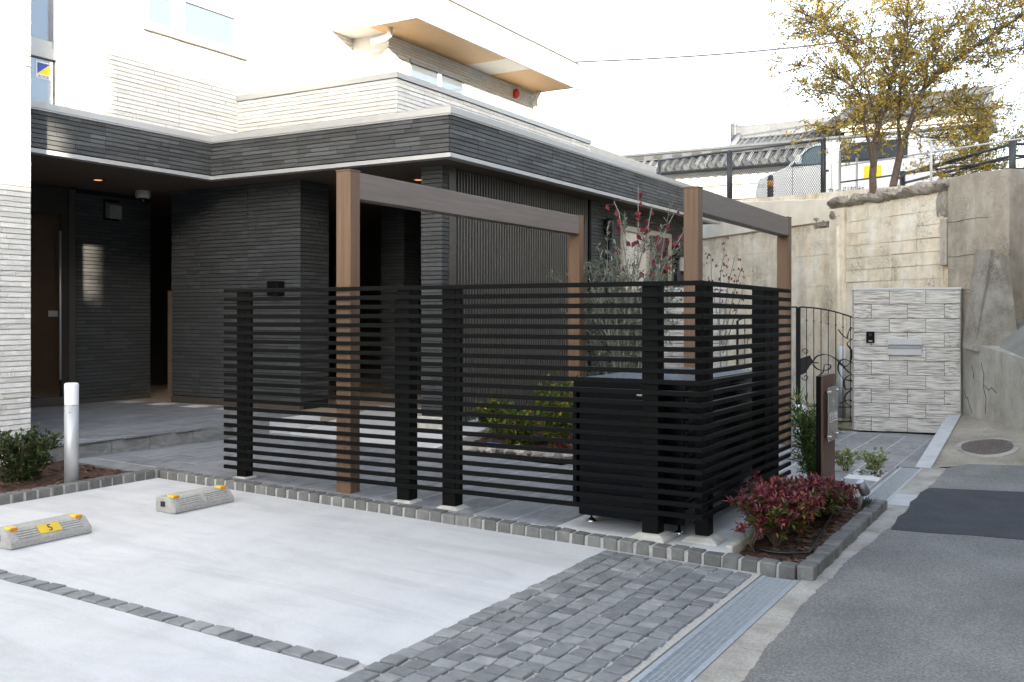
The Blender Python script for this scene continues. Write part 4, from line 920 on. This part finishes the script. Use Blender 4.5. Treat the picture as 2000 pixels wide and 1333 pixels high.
redtree('dogwood', 'slender dogwood with sparse crimson leaves rising above the olive shrub', (-4.72, 11.2, .2),
        [([(-4.72, 11.2, .2), (-4.74, 11.2, 1.6), (-4.73, 11.2, 2.6), (-4.75, 11.25, 3.22)], 15), ([(-4.73, 11.2, 1.4), (-4.9, 11.25, 2.2), (-5.03, 11.3, 2.9), (-5.1, 11.3, 3.05)], 9), ([(-4.74, 11.2, 1.8), (-4.5, 11.3, 2.5), (-4.3, 11.35, 2.9)], 9), ([(-4.74, 11.2, 1.5), (-4.4, 11.2, 2.2), (-4.15, 11.3, 2.68)], 7), ([(-4.73, 11.2, 2.2), (-4.62, 11.2, 2.6), (-4.55, 11.2, 2.95)], 5), ([(-4.73, 11.2, 1.3), (-4.6, 11.1, 2.0), (-4.45, 11.1, 2.4)], 5), ([(-4.73, 11.2, 1.3), (-4.9, 11.1, 2.0), (-5.0, 11.1, 2.4)], 4)], 71, .095, .062)
redtree('red_berry_shrub', 'thin stemmed shrub with small dark red leaves before the retaining wall', (-4.25, 13.0, .1),
        [([(-4.25, 13.0, .1), (-4.3, 13, 1.5), (-4.28, 13, 2.2), (-4.2, 13, 2.7)], 16), ([(-4.25, 13, 1.2), (-4.4, 13, 2.0), (-4.42, 13, 2.45)], 12), ([(-4.25, 13, 1.2), (-4.1, 13, 1.9), (-3.98, 13, 2.3)], 12), ([(-4.25, 13, 1.4), (-4.2, 13.05, 2.0), (-4.08, 13, 2.42)], 12), ([(-4.25, 13, 1.1), (-4.05, 13, 1.7), (-3.95, 13, 2.05)], 8)], 72, .055, .026)

# ================================================================== RETAINING WALL
rw = thing('retaining_wall', 'tall weathered beige concrete retaining wall with board marks and broken ledge', 'retaining wall', kp(2.5, 0, 0))
def kprism(name, k0, k1, o0, o1, z0, z1, mat, parent=None, bevel=0):
    f1 = z1 if callable(z1) else (lambda k: z1)
    m = MB(); m.add([kp(k0, o0, z0), kp(k1, o0, z0), kp(k1, o1, z0), kp(k0, o1, z0), kp(k0, o0, f1(k0)), kp(k1, o0, f1(k1)), kp(k1, o1, f1(k1)), kp(k0, o1, f1(k0))],
                    [(0, 3, 2, 1), (4, 5, 6, 7), (0, 1, 5, 4), (1, 2, 6, 5), (2, 3, 7, 6), (3, 0, 4, 7)])
    return m.obj(name, mat, parent, bevel=bevel, fix=True)
core_ = kprism('wall_core', -.5, 12, -.5, -.03, -.2, lambda k: topz(k) - .1, M_ret, rw)
def boards(k0, k1, z0, z1, nk, nz, mat, seed, o=-.03, jit=.012):
    rr = random.Random(seed); dk = (k1 - k0) / nk; dz = (z1 - z0) / nz
    for i in range(nk):
        for j in range(nz):
            e = rr.uniform(.02, .02 + jit); g = rr.choice([.0008, .0015, .003, .006])
            m = MB(); a, b = k0 + i * dk + g, k0 + (i + 1) * dk - g; c, d = z0 + j * dz + g, z0 + (j + 1) * dz - g; sk = rr.uniform(-.006, .006)
            m.add([kp(a, o, c), kp(b, o, c), kp(b, o, d), kp(a, o, d), kp(a, o + e, c), kp(b, o + e + sk, c), kp(b, o + e + sk, d), kp(a, o + e, d)], [(4, 5, 6, 7), (0, 1, 5, 4), (1, 2, 6, 5), (2, 3, 7, 6), (3, 0, 4, 7)])
            m.obj('board_panel', mat, rw, fix=True)
boards(.55, 2.62, 1.95, 3.30, 4, 7, M_ret, 3)
boards(.55, 2.62, 0, 1.93, 3, 5, M_ret, 4, jit=.02)
boards(3.0, 4.6, 0, 3.15, 2, 6, M_ret, 5, jit=.006); boards(4.6, 6.1, 0, 3.15, 3, 8, M_ret, 6, jit=.008); boards(6.1, 8.6, 0, 3.15, 3, 6, M_ret, 7, jit=.006)
kprism('pilaster', 2.64, 2.98, -.03, .05, -.1, 3.35, M_ret, rw, .012)
kprism('pale_band', 2.98, 9, -.029, .035, 3.16, lambda k: topz(k), M_retnew, rw, .01)
kprism('old_plank', .44, .56, .0, .04, 2.32, 2.97, plain('weathered plank', (.46, .40, .34), .9, 0, .2, 12), rw, .004)
def rubble(name, k0, k1, z0, z1, o0, o1, mat, parent, seed, amp=.07, nk=40, nz=8):
    """lumpy broken edge: closed displaced tube section"""
    m = MB(); vs = []
    for i in range(nk + 1):
        k = k0 + (k1 - k0) * i / nk; nn = nz * 2
        for j in range(nn):
            a = 2 * math.pi * j / nn; zz = (z0 + z1) / 2 + (z1 - z0) / 2 * math.sin(a); oo = (o0 + o1) / 2 + (o1 - o0) / 2 * math.cos(a)
            q = noise.noise((k * 5 + seed, zz * 6, oo * 6)) * amp + noise.noise((k * 17 + seed, zz * 19, oo * 17)) * amp * .6 + noise.noise((k * 43 + seed, zz * 47, oo * 41)) * amp * .35
            vs.append(kp(k, oo + q, zz + q * .8))
    nn = nz * 2
    m.add(vs, [(i * nn + j, (i + 1) * nn + j, (i + 1) * nn + (j + 1) % nn, i * nn + (j + 1) % nn) for i in range(nk) for j in range(nn)] + [tuple(range(nn)), tuple(nk * nn + j for j in range(nn))])
    return m.obj(name, mat, parent, fix=True)
rubble('broken_ledge', .38, 2.98, 3.33, 3.54, -.45, .07, M_rubble, rw, 3, .075, 110, 9)
rubble('broken_patch', .40, .66, 2.98, 3.36, -.15, .035, M_rubble, rw, 8, .06, 26)
rubble('broken_patch', 3.05, 3.40, 3.05, 3.30, -.1, .03, M_rubble, rw, 12, .05, 26); rubble('broken_patch', 2.72, 2.95, 3.14, 3.32, -.1, .06, M_rubble, rw, 14, .05, 20)
MB().tube([kp(2.74, .055, .1), kp(2.74, .055, 2.2), kp(2.75, .05, 3.05)], .03, 8).obj('pipe_stub', M_ret, rw, True)
# end block of the wall, smoother grey concrete
eb = thing('wall_end_block', 'smooth grey concrete end block of the retaining wall beside the buttress', 'wall', kp(-.1, 0, 1))
MB().prism([kp(.42, .04, 0)[:2], kp(.05, .10, 0)[:2], kp(-.33, .07, 0)[:2], kp(-.57, -.02, 0)[:2], kp(-.60, -.55, 0)[:2], kp(.42, -.55, 0)[:2]], -.1, 3.525).obj('block', M_retgrey, eb, bevel=.01, fix=True)
for z_ in (2.9, 2.42, 1.95): MB().tube([kp(.41, .045, z_ + .01), kp(.22, .075, z_), kp(.05, .10, z_ + .012), kp(-.15, .087, z_ + .02), kp(-.33, .07, z_ + .01)], .004, 4).obj('pour_joint', M_fissure, eb)
M_butt = concretewall('gritty buttress concrete', (.18, .165, .135), (.27, .25, .21), (.36, .335, .29), 2, .5)
bt = thing('buttress', 'sloping rough concrete buttress leaning on the grey wall end', 'buttress', kp(-.05, .3, 1.1))
MB().add([kp(-.16, .12, 2.50), kp(-.40, .10, 2.48), kp(-.40, .02, 2.48), kp(-.16, .02, 2.50), kp(-.12, .31, 1.20), kp(-.36, .34, 1.15), kp(-.70, .02, 1.75), kp(-.76, .0, 1.1), kp(-.12, .0, 1.20), kp(-.60, .02, 2.36)], [(0, 3, 2, 1), (0, 1, 5, 4), (1, 2, 9, 6, 7, 5), (0, 4, 8, 3)]).obj('block', M_butt, bt, fix=True)
cw_ = thing('cracked_wall', 'low cracked concrete wall along the pale apron', 'wall', (-1.0, 13.9, .2))
MB().add([(-1.43, 14.58, .1), (-.63, 13.2, .1), (.62, 11.05, .0), (-1.43, 14.58, 1.285), (-.63, 13.2, 1.10), (.62, 11.05, .90), (-1.25, 14.75, 1.30), (-.43, 13.3, 1.115), (.82, 11.15, .91), (-1.25, 14.75, .1), (-.43, 13.3, .1), (.82, 11.15, 0)],
         [(0, 1, 4, 3), (1, 2, 5, 4), (3, 4, 7, 6), (4, 5, 8, 7), (6, 7, 10, 9), (7, 8, 11, 10), (2, 11, 8, 5), (0, 3, 6, 9)]).obj('wall_body', M_crack, cw_, fix=True)
cd = Vector((.8, -1.38)).normalized(); cn = Vector((-cd.y, cd.x)) * -1
def cwp(s, z, o=.004): return (-1.43 + cd.x * s - .866 * o, 14.58 + cd.y * s - .5 * o, z)
for pts in ([(.05, .62), (.12, .50), (.16, .52), (.22, .42), (.30, .32)], [(.55, 1.0), (.62, .85), (.60, .70), (.68, .55), (.66, .35)], [(.62, .72), (.75, .66), (.82, .70), (.95, .64)], [(.28, .95), (.34, .85), (.33, .78)]):
    MB().tube([cwp(a, b) for a, b in pts], [.0035] * len(pts), 4).obj('crack', M_fissure, cw_)
fw = thing('far_wall', 'dark stained concrete wall beyond the grey wall end', 'wall', (0, 16.5, 1.5)); MB().prism([(-.75, 15.5), (3.5, 17.8), (3.5, 18.1), (-.75, 15.8)], 1, 3.0).obj('lower_wall', concretewall('dark stained concrete', (.10, .10, .09), (.17, .165, .15), (.24, .23, .21)), fw, fix=True)
MB().prism([(-.75, 15.9), (3.5, 18.2), (3.5, 18.4), (-.75, 16.1)], 1, 3.35).obj('upper_course', M_retgrey, fw, fix=True)
shrub('wall_weed', 'green weed clump at the foot of the dark stained wall', 'plant', (-.58, 14.75, 1.60), .25, .25, .35, 9, 5, 9, .05, .02, L_bamboo, M_stem, 81)
shrub('wall_bush', 'leafy green bush at the top of the dark stained wall', 'plant', (-.35, 15.95, 3.25), .45, .3, .55, 12, 6, 10, .07, .035, L_bed, M_stem, 82)

# ================================================================== TREE
def tree():
    rr = random.Random(4); base = Vector(kp(1.95, -.12, 3.45)); th = thing('autumn_tree', 'multi stemmed autumn tree with golden olive leaves on top of the retaining wall', 'tree', base)
    RT = Vector((.864, .503, 0)); FW = Vector((-.503, .864, 0)); sc = 1 / 126.0; org = Vector(kp(1.95, -.12, 0)); org.z = 0
    def W(u, v, dep=0): return org + RT * ((u - 1706) * sc) + FW * dep + Vector((0, 0, 1.62 + (616 - v) * sc))
    bk = MB(); lf = MB(); tips = []
    def limb(pts, r0, r1):
        P = [W(*p) for p in pts]; n = len(P); bk.tube(P, [(r0 + (r1 - r0) * i / (n - 1)) * .60 for i in range(n)], 7, False); return P
    L_ = []
    L_.append((limb([(1692, 392, 0), (1690, 345, 0), (1696, 305, .05), (1700, 268, .1), (1712, 225, .12), (1728, 180, .15), (1742, 130, .2), (1762, 80, .25), (1772, 20, .3), (1776, -60, .3), (1780, -130, .3)], .10, .012), 1.3))
    L_.append((limb([(1690, 330, 0), (1680, 290, -.1), (1668, 255, -.15), (1664, 215, -.25), (1648, 188, -.3), (1610, 168, -.4), (1570, 150, -.4), (1528, 138, -.4)], .05, .006), 1.0))
    L_.append((limb([(1730, 385, .1), (1742, 330, .1), (1752, 285, .1), (1768, 230, .0), (1788, 175, -.05), (1820, 140, -.1), (1860, 110, -.2), (1905, 80, -.3), (1960, 45, -.4), (2020, 0, -.5), (2080, -50, -.5)], .10, .010), 1.3))
    L_.append((limb([(1748, 295, .1), (1755, 230, .3), (1764, 170, .4), (1778, 110, .5), (1786, 40, .55), (1790, -60, .6)], .05, .008), 1.1))
    L_.append((limb([(1738, 352, .1), (1760, 338, 0), (1800, 332, -.2), (1845, 320, -.3), (1890, 305, -.35), (1935, 292, -.4), (1980, 270, -.4)], .035, .006), .9))
    L_.append((limb([(1792, 168, -.05), (1800, 120, .1), (1840, 60, .2), (1890, 20, .3), (1930, -50, .3)], .035, .008), 1.1))
    L_.append((limb([(1775, 215, 0), (1815, 205, .2), (1855, 185, .3), (1900, 195, .3), (1940, 215, .3)], .03, .006), .9))
    L_.append((limb([(1705, 250, .1), (1700, 190, .3), (1690, 130, .4), (1660, 80, .5), (1620, 40, .5), (1570, 20, .5)], .03, .006), 1.1))
    L_.append((limb([(1735, 160, .15), (1700, 110, 0), (1650, 75, -.1), (1590, 60, -.2), (1535, 30, -.2)], .025, .005), 1.1))
    L_.append((limb([(1760, 250, .1), (1800, 262, .3), (1845, 262, .4), (1890, 258, .4), (1925, 250, .4)], .022, .005), .8))
    L_.append((limb([(1772, 30, .3), (1740, -20, .2), (1690, -50, .2)], .02, .006), 1.0))
    L_.append((limb([(1905, 80, -.3), (1925, 30, -.2), (1945, -30, -.2)], .02, .006), 1.0))
    L_.append((limb([(1860, 110, -.2), (1910, 120, -.4), (1960, 110, -.5), (2010, 90, -.5)], .02, .006), 1.0))
    L_.append((limb([(1668, 255, -.15), (1640, 262, -.3), (1612, 258, -.4), (1580, 262, -.5)], .02, .005), 1.0))
    L_.append((limb([(1620, 170, -.4), (1590, 190, -.4), (1555, 205, -.4)], .014, .004), 1.2))
    L_.append((limb([(1845, 320, -.3), (1880, 340, -.4), (1925, 335, -.4)], .016, .004), 1.0))
    L_.append((limb([(1800, 332, -.2), (1830, 355, -.4), (1860, 352, -.5)], .014, .004), 1.0))
    L_.append((limb([(1855, 185, .3), (1890, 225, .2), (1905, 275, .1)], .016, .004), 1.2))
    L_.append((limb([(1700, 268, .1), (1720, 250, .4), (1735, 215, .6), (1730, 180, .7)], .02, .005), 1.0))
    for P, wgt in L_:
        n = len(P)
        tot = sum((P[i + 1] - P[i]).length for i in range(n - 1))
        for _ in range(int(tot * 24 * wgt)):
            t_ = rr.uniform(.16, 1.0) ** .85 * (n - 1); i = min(int(t_), n - 2); p = P[i].lerp(P[i + 1], t_ - i); ax = (P[i + 1] - P[i]).normalized()
            d = (ax * .5 + rv(rr, (-.5, .9))).normalized(); l = rr.uniform(.3, 1.0); e1 = p + d * l * .5 + rv(rr) * .05; e2 = e1 + (d + rv(rr) * .5).normalized() * l * .5
            bk.tube([p, e1, e2], [.009, .006, .003], 4, False)
            for q in range(4):
                s_ = e1.lerp(e2, rr.uniform(-.6, 1)); d2 = rv(rr, (-.5, .8)); e3 = s_ + d2 * rr.uniform(.10, .28); bk.tube([s_, e3], [.003, .0015], 3, False)
                dens = rr.choice([5, 8, 12, 18])
                for _k in range(dens):
                    pp = s_.lerp(e3, rr.uniform(.1, 1.1)) + rv(rr) * .03; leaf(lf, pp, (d2 + rv(rr)).normalized(), rv(rr), rr.uniform(.038, .062), rr.uniform(.020, .032), .15)
    bk.obj('trunk', M_bark, th, True); stuff(lf.obj('crown', L_tree, th))
tree()

# ================================================================== TERRACE: chain link fence, pipe railing, van, tiled wall, roofs
cf = thing('chain_link_fence', 'grey framed chain link fence along the top of the retaining wall', 'fence', kp(5, -.1, 3.7))
M_fencegrey = plain('fence dark grey', (.07, .072, .075), .5, .4, .05)
def fz_(k): return topz(k) + .035
segs = [3.32, 6.22, 9.1]
for i, k in enumerate(segs):
    MB().tube([kp(k, -.12, topz(k) - .1), kp(k, -.12, fz_(k) + 1.0)], .028, 8).obj('post', M_fencegrey, cf, True)
for a, b in zip(segs, segs[1:]):
    a += .07; b -= .07
    for z_ in (0.02, .97): MB().tube([kp(a, -.12, fz_(a) + z_), kp(b, -.12, fz_(b) + z_)], .022, 8).obj('rail', M_fencegrey, cf, True)
    for k in (a, b): MB().tube([kp(k, -.12, fz_(k)), kp(k, -.12, fz_(k) + .97)], .018, 6).obj('frame_upright', M_fencegrey, cf, True)
    ml = MB(); st_ = .062; L = b - a; H_ = .93; n_ = int((L + H_) / st_)
    for i in range(n_ + 1):
        for sgn in (1, -1):
            c0 = i * st_ - (H_ if sgn == 1 else 0)     # line: k = c0 + sgn*h
            h0 = 0; h1 = H_
            if sgn == 1: h0 = max(0, -c0); h1 = min(H_, L - c0)
            else: h0 = max(0, c0 - L); h1 = min(H_, c0)
            if h1 - h0 < .02: continue
            ka, kb = a + c0 + sgn * h0, a + c0 + sgn * h1
            ml.tube([kp(ka, -.12 + .003 * sgn, fz_(ka) + .03 + h0), kp(kb, -.12 + .003 * sgn, fz_(kb) + .03 + h1)], .0042, 3, False)
    stuff(ml.obj('mesh', plain('mesh wire', (.06, .06, .06), .6, .2), cf))
pr = thing('pipe_railing', 'pale pipe railing behind the autumn tree on the terrace', 'railing', kp(1, -.7, 3.5)); M_railw = plain('rail white paint', (.60, .60, .60), .5)
P0_ = [kp(3.15, -.3, 3.5), kp(3.15, -.3, 4.35), kp(3.05, -.32, 4.42), kp(2.9, -.35, 4.42)]; MB().tube(P0_, .022, 8).obj('end_hoop', M_railw, pr, True)
for k in (2.85, 1.2): MB().tube([kp(k, -.4, 3.45), kp(k, -.4, 4.2)], .018, 8).obj('post', M_railw, pr, True)
for z_ in (3.83, 4.10): MB().tube([kp(3.15, -.3, z_), kp(-.2, -1.0, z_ - .02)], .013, 6).obj('rail', M_fencegrey if z_ < 4 else M_railw, pr, True)
pr2 = thing('road_guard_fence', 'dark grey three rail guard fence behind the smooth wall end', 'fence', (0, 16, 3.5))
for (x_, y_) in ((-.85, 15.05), (-2.6, 17.3), (.9, 16.2)): MB().tube([(x_, y_, 3.4), (x_, y_, 4.0)], .045, 10).obj('post', M_fencegrey, pr2, True)
for z_ in (3.62, 3.80, 3.96): 
    MB().tube([(-2.6, 17.3, z_), (-.85, 15.05, z_), ], .02, 6).obj('rail', M_fencegrey, pr2, True); MB().tube([(-.85, 15.05, z_), (3, 17.6, z_ - .03)], .02, 6).obj('rail', M_fencegrey, pr2, True)
rb_ = thing('road_bollard', 'dark road bollard with orange reflective band behind the chain link fence', 'bollard', (-4.98, 17.98, 3.7))
MB().lathe([(.055, 0), (.055, .50), (.045, .55), (.02, .575)], (-4.98, 17.98, 3.62), 16).obj('post', M_bollard, rb_, True); MB().lathe([(.057, .36), (.057, .47)], (-4.98, 17.98, 3.62), 16).obj('band', M_orange, rb_, True)

def van():
    v = thing('delivery_van', 'white delivery van with black lettering parked behind the chain link fence', 'van', (-4.0, 23.0, 3.6)); y0, y1 = 22.2, 23.9
    lo = [(-6.32, 4.05), (-6.36, 4.45), (-6.28, 4.72), (-5.62, 4.96), (-5.50, 4.95), (-1.7, 4.95), (-1.68, 3.95), (-6.25, 3.95)]
    MB().extr([(x, y0, z) for x, z in lo], (0, y1 - y0, 0)).obj('body', M_vanwhite, v, bevel=.03, fix=True)
    up_ = [(-5.66, 4.95), (-5.30, 5.30), (-5.08, 5.42), (-4.75, 5.48), (-1.9, 5.48), (-1.72, 4.95)]
    g = MB(); n = len(up_); a = [(x, y0 + (.02 + .10 * (z - 4.95) / .5), z) for x, z in up_]; b = [(x, y1 - (.02 + .10 * (z - 4.95) / .5), z) for x, z in up_]
    g.add(a + b, [tuple(range(n)), tuple(range(2 * n - 1, n - 1, -1))] + [(i, n + i, n + (i + 1) % n, (i + 1) % n) for i in range(n)]); g.obj('cab_roof', M_vanwhite, v, bevel=.02, fix=True)
    def glass(pts, nm='window', gm=None): 
        MB().extr([(x, y0 + (.012 + .10 * (z - 4.95) / .5), z) for x, z in pts], (0, -.012, 0)).obj(nm, gm or M_vanglass, v, fix=True)
    def gasket(pts): MB().extr([(x, y0 + (.018 + .10 * (z - 4.95) / .5), z) for x, z in pts], (0, -.012, 0)).obj('gasket', M_bumper, v, fix=True)
    gasket([(-5.56, 4.955), (-5.18, 5.34), (-5.03, 5.38), (-4.80, 5.39), (-4.80, 4.955)]); glass([(-5.46, 4.975), (-5.16, 5.30), (-5.02, 5.35), (-4.83, 5.36), (-4.83, 4.975)])
    gasket([(-4.50, 4.96), (-4.50, 5.38), (-3.1, 5.38), (-3.1, 4.96)]); glass([(-4.47, 5.0), (-4.47, 5.30), (-3.85, 5.30), (-3.85, 5.0)], 'window', M_glassdark); glass([(-3.78, 5.0), (-3.78, 5.30), (-3.13, 5.30), (-3.13, 5.0)], 'window', M_glassdark)
    MB().extr([(-5.66, y0 + .12, 4.97), (-5.33, y0 + .15, 5.30), (-5.33, y1 - .15, 5.30), (-5.66, y1 - .12, 4.97)], (-.008, 0, .008)).obj('windscreen', M_vanglass, v, fix=True)
    bx('door_handle', -4.87, -4.72, y0 - .02, y0 + .001, 4.78, 4.82, M_bumper, v); bx('door_seam', -5.52, -5.51, y0 - .002, y0 + .01, 4.1, 4.94, M_bumper, v); bx('door_seam', -4.66, -4.65, y0 - .002, y0 + .01, 4.1, 4.94, M_bumper, v)
    MB().box(-6.30, -6.12, y0 - .004, y0 + .2, 4.50, 4.62).obj('headlight', plain('headlight clear', (.55, .58, .6), .1), v, bevel=.02)
    bx('mirror', -5.42, -5.30, y0 - .16, y0 - .02, 4.98, 5.18, M_vanwhite, v, .02); bx('bumper', -6.37, -6.0, y0 + .02, y1 - .02, 3.88, 4.04, M_bumper, v, .02)
    bx('advert_panel', -3.98, -3.62, y0 - .006, y0 - .001, 4.56, 4.84, M_advert, v)
    for xw in (-5.75, -2.6):
        for yw in (y0 + .02, y1 - .22):
            wl = MB().lathe([(.30, 0), (.31, .04), (.31, .16), (.30, .2)], (xw, yw, 3.90), 24, (0, 1, 0)).obj('wheel', M_tyre, v, True); MB().lathe([(.2, -.005), (.2, .02)], (xw, yw - .003, 3.90), 20, (0, 1, 0)).obj('rim', M_steel, wl)
    text('lettering', 'サカイ引越セ', .16, (-4.92, y0 - .003, 4.29), (R(90), 0, 0), M_ink, v, .001); v.location.x -= .14
van()
# plaster wall with tiled roof
tw_ = thing('plaster_wall', 'white plaster boundary wall with grey tiled coping and round eave tiles', 'wall', (-8, 26, 4)); YW = 26.0
bx('plaster_body', -14, -2, YW, YW + .4, 3.4, 5.55, M_plaster, tw_); bx('ledge', -14, -2, YW - .05, YW - .001, 5.15, 5.25, M_plaster, tw_)
rs = MB(); rs.extr([(-14, YW - .45, 5.60), (-14, YW + .2, 6.02), (-14, YW + .85, 5.60)], (12, 0, 0)); rs.obj('roof_deck', M_kawaradark, tw_, fix=True)
bar = MB(); npx = 7; ln_ = Vector((0, .62, .40)); bar.tube([(0, 0, 0), ln_], .058, 10); bme = bar.mesh('roof_tile', True); bme.materials.append(M_kawara)
dm = MB().lathe([(.085, 0), (.085, .03), (.06, .035), (.055, .02), (.02, .02)], (0, 0, 0), 18, (0, -1, 0)).mesh('eave_disc', False); dm.materials.append(settmat('eave disc tile', (.075, .085, .095), (.13, .14, .155)))
for i in range(50):
    x_ = -13.9 + i * .238; link('roof_tile', bme, None, tw_, (x_, YW - .44, 5.66)); link('eave_disc', dm, None, tw_, (x_, YW - .46, 5.65))
pn = unitbox('pan_tile', M_kawara)
for i in range(49):
    x_ = -13.78 + i * .238; link('pan_tile', pn, None, tw_, (x_, YW - .15, 5.79), (R(32.8), 0, 0), (.12, .74, .03))
bx('ridge', -14, -2, YW + .02, YW + .38, 6.0, 6.14, M_kawara, tw_); pcap = unitbox('ridge_panel', M_kawaradark)
for i in range(21): link('ridge_panel', pcap, None, tw_, (-13.8 + i * .57, YW + .015, 6.08), None, (.27, .02, .085))
bx('ridge_cap', -14, -2, YW - .02, YW + .42, 6.142, 6.22, M_kawara, tw_, .02)
# gatehouse roof behind and storehouse
gh = thing('gatehouse', 'white gatehouse with grey tiled gable roof behind the plaster wall', 'building', (-8, 31, 4)); bx('plaster_body', -9.6, -5.5, 30.8, 33, 3.6, 6.55, M_plaster, gh)
MB().extr([(-9.95, 29.8, 6.45), (-9.95, 31.9, 7.45), (-9.95, 34, 6.45)], (5.5, 0, 0)).obj('roof_deck', plain('blue grey roof', (.09, .11, .14), .45), gh, fix=True)
rt_ = MB(); rt_.tube([(0, 0, 0), (0, 2.06, 1.0)], .03, 8); rtm = rt_.mesh('roof_tile', True); rtm.materials.append(M_kawara)
for i in range(31): link('roof_tile', rtm, None, gh, (-9.85 + i * .178, 29.8, 6.49))
bx('ridge', -10.0, -4.5, 31.7, 32.1, 7.4, 7.85, M_kawara, gh, .03); bx('ridge_end', -10.08, -9.9, 31.6, 32.2, 7.3, 7.95, M_kawara, gh, .04); MB().tube([(-9.7, 29.75, 6.55), (-9.75, 30.8, 7.05), (-9.8, 31.6, 7.5)], .10, 8).obj('verge_tile', M_kawara, gh, True)
sh = thing('storehouse', 'tall white plaster storehouse with grey tiled roof behind the tree', 'building', (-3, 32, 4)); bx('plaster_body', -6.15, -2.7, 30.2, 34.0, 3.6, 7.35, M_plaster, sh); bx('cornice', -6.25, -2.6, 30.1, 30.199, 7.05, 7.2, M_plaster, sh)
MB().extr([(-6.45, 29.75, 7.35), (-6.45, 32.1, 8.15), (-6.45, 34.5, 7.35)], (4.1, 0, 0)).obj('roof_deck', M_kawara, sh, fix=True)
for i in range(23): link('roof_tile', rtm, None, sh, (-6.40 + i * .183, 29.75, 7.38), None, (1, 1.1, .79))
bx('ridge', -6.5, -2.3, 31.9, 32.3, 8.1, 8.35, M_kawara, sh, .03)
fh = thing('far_house', 'distant white house with grey tiled roof beyond the guard fence', 'house', (2, 34, 4)); bx('plaster_body', -.5, 6, 31.5, 37, 3.6, 6.1, M_plaster, fh)
MB().extr([(-.9, 30.7, 6.0), (-.9, 33.8, 7.6), (-.9, 37.5, 6.0)], (7.5, 0, 0)).obj('roof_deck', M_kawara, fh, fix=True)
for i in range(24): link('roof_tile', rtm, None, fh, (-.8 + i * .31, 30.7, 6.04), None, (1, 1.45, 1.55))
# overhead cables
for i, (za, zb, r_, lab) in enumerate(((9.35, 9.35, .022, 'thick black overhead cable running from the white house to the tree'), (9.72, 9.62, .008, 'thin overhead cable strung just above the thick one'))):
    m = MB(); m.tube([(-14.2 + 15 * q / 20, 26.6 + 1.5 * q / 20, za + (zb - za) * q / 20 - .35 * math.sin(math.pi * q / 20)) for q in range(21)], r_, 6, False); tag(m.obj('overhead_cable', M_wire), lab, 'cable', 'overhead cables')

# ================================================================== NEIGHBOURING HOUSES across the street, unseen, sized and placed for the shade they cast
def neighbour(label, x0, x1, y0, y1, h, mat):
    n = thing('neighbour_house', label, 'house', (x0, (y0 + y1) / 2, 0), 'houses across the street')
    bx('wall', x0, x1, y0, y1, -.3, h - .25, mat, n); bx('roof', x0 - .3, x1 + .3, y0 + .002, y1 - .002, h - .249, h, M_kawaradark, n)
    y = y0 + 1.2
    while y < y1 - 1.5:
        z = 1.0
        while z < h - 2:
            f = bx('window', x0 - .05, x0 - .001, y, y + 1.5, z, z + 1.2, M_framegrey, n); bx('pane', x0 - .062, x0 - .051, y + .06, y + 1.44, z + .06, z + 1.14, M_glassdark, f); z += 2.8
        y += 3.2
neighbour('cream house with set back top floor across the street opposite the parking bays', 5.0, 13.5, -6.81, 6.6, 8.82, M_cream)
nb = thing('rooftop_shade_step', 'unseen cream top floor added on the house across the street to step its shadow edge', 'building', (5.0, 0, 8.83)); bx('wall', 5.0, 13, -6.28, 6.4, 8.821, 9.55, M_cream, nb); bx('roof', 4.95, 13.1, -6.29, 6.5, 9.551, 9.71, M_kawaradark, nb); bx('window', 4.94, 4.999, -3.5, -1.5, 8.95, 9.45, M_glassdark, nb)  # unseen upper block, set back to step the shadow edge on the white wall
neighbour('tall grey house set back across the street beyond the empty plot', 14.0, 24.0, -3.0, 20.0, 11.9, M_greyr)
neighbour('grey two storey house across the street behind the parking bays', 5.0, 13.0, -26.0, -6.83, 7.5, M_greyr)

for i, (x_, z_) in enumerate(((3.2, 7.4), (3.45, 7.75), (3.3, 8.6), (3.6, 9.4))):
    m = MB(); m.tube([(x_, -30 + 45 * q / 24, z_ - .5 * math.sin(math.pi * (q % 8) / 8)) for q in range(25)], .014, 5, False)
    tag(m.obj('street_cable', M_wire), ['lowest street cable along the houses opposite', 'second lowest street cable along the houses opposite', 'second highest street cable along the houses opposite', 'highest street cable along the houses opposite'][i], 'cable', 'street cables')
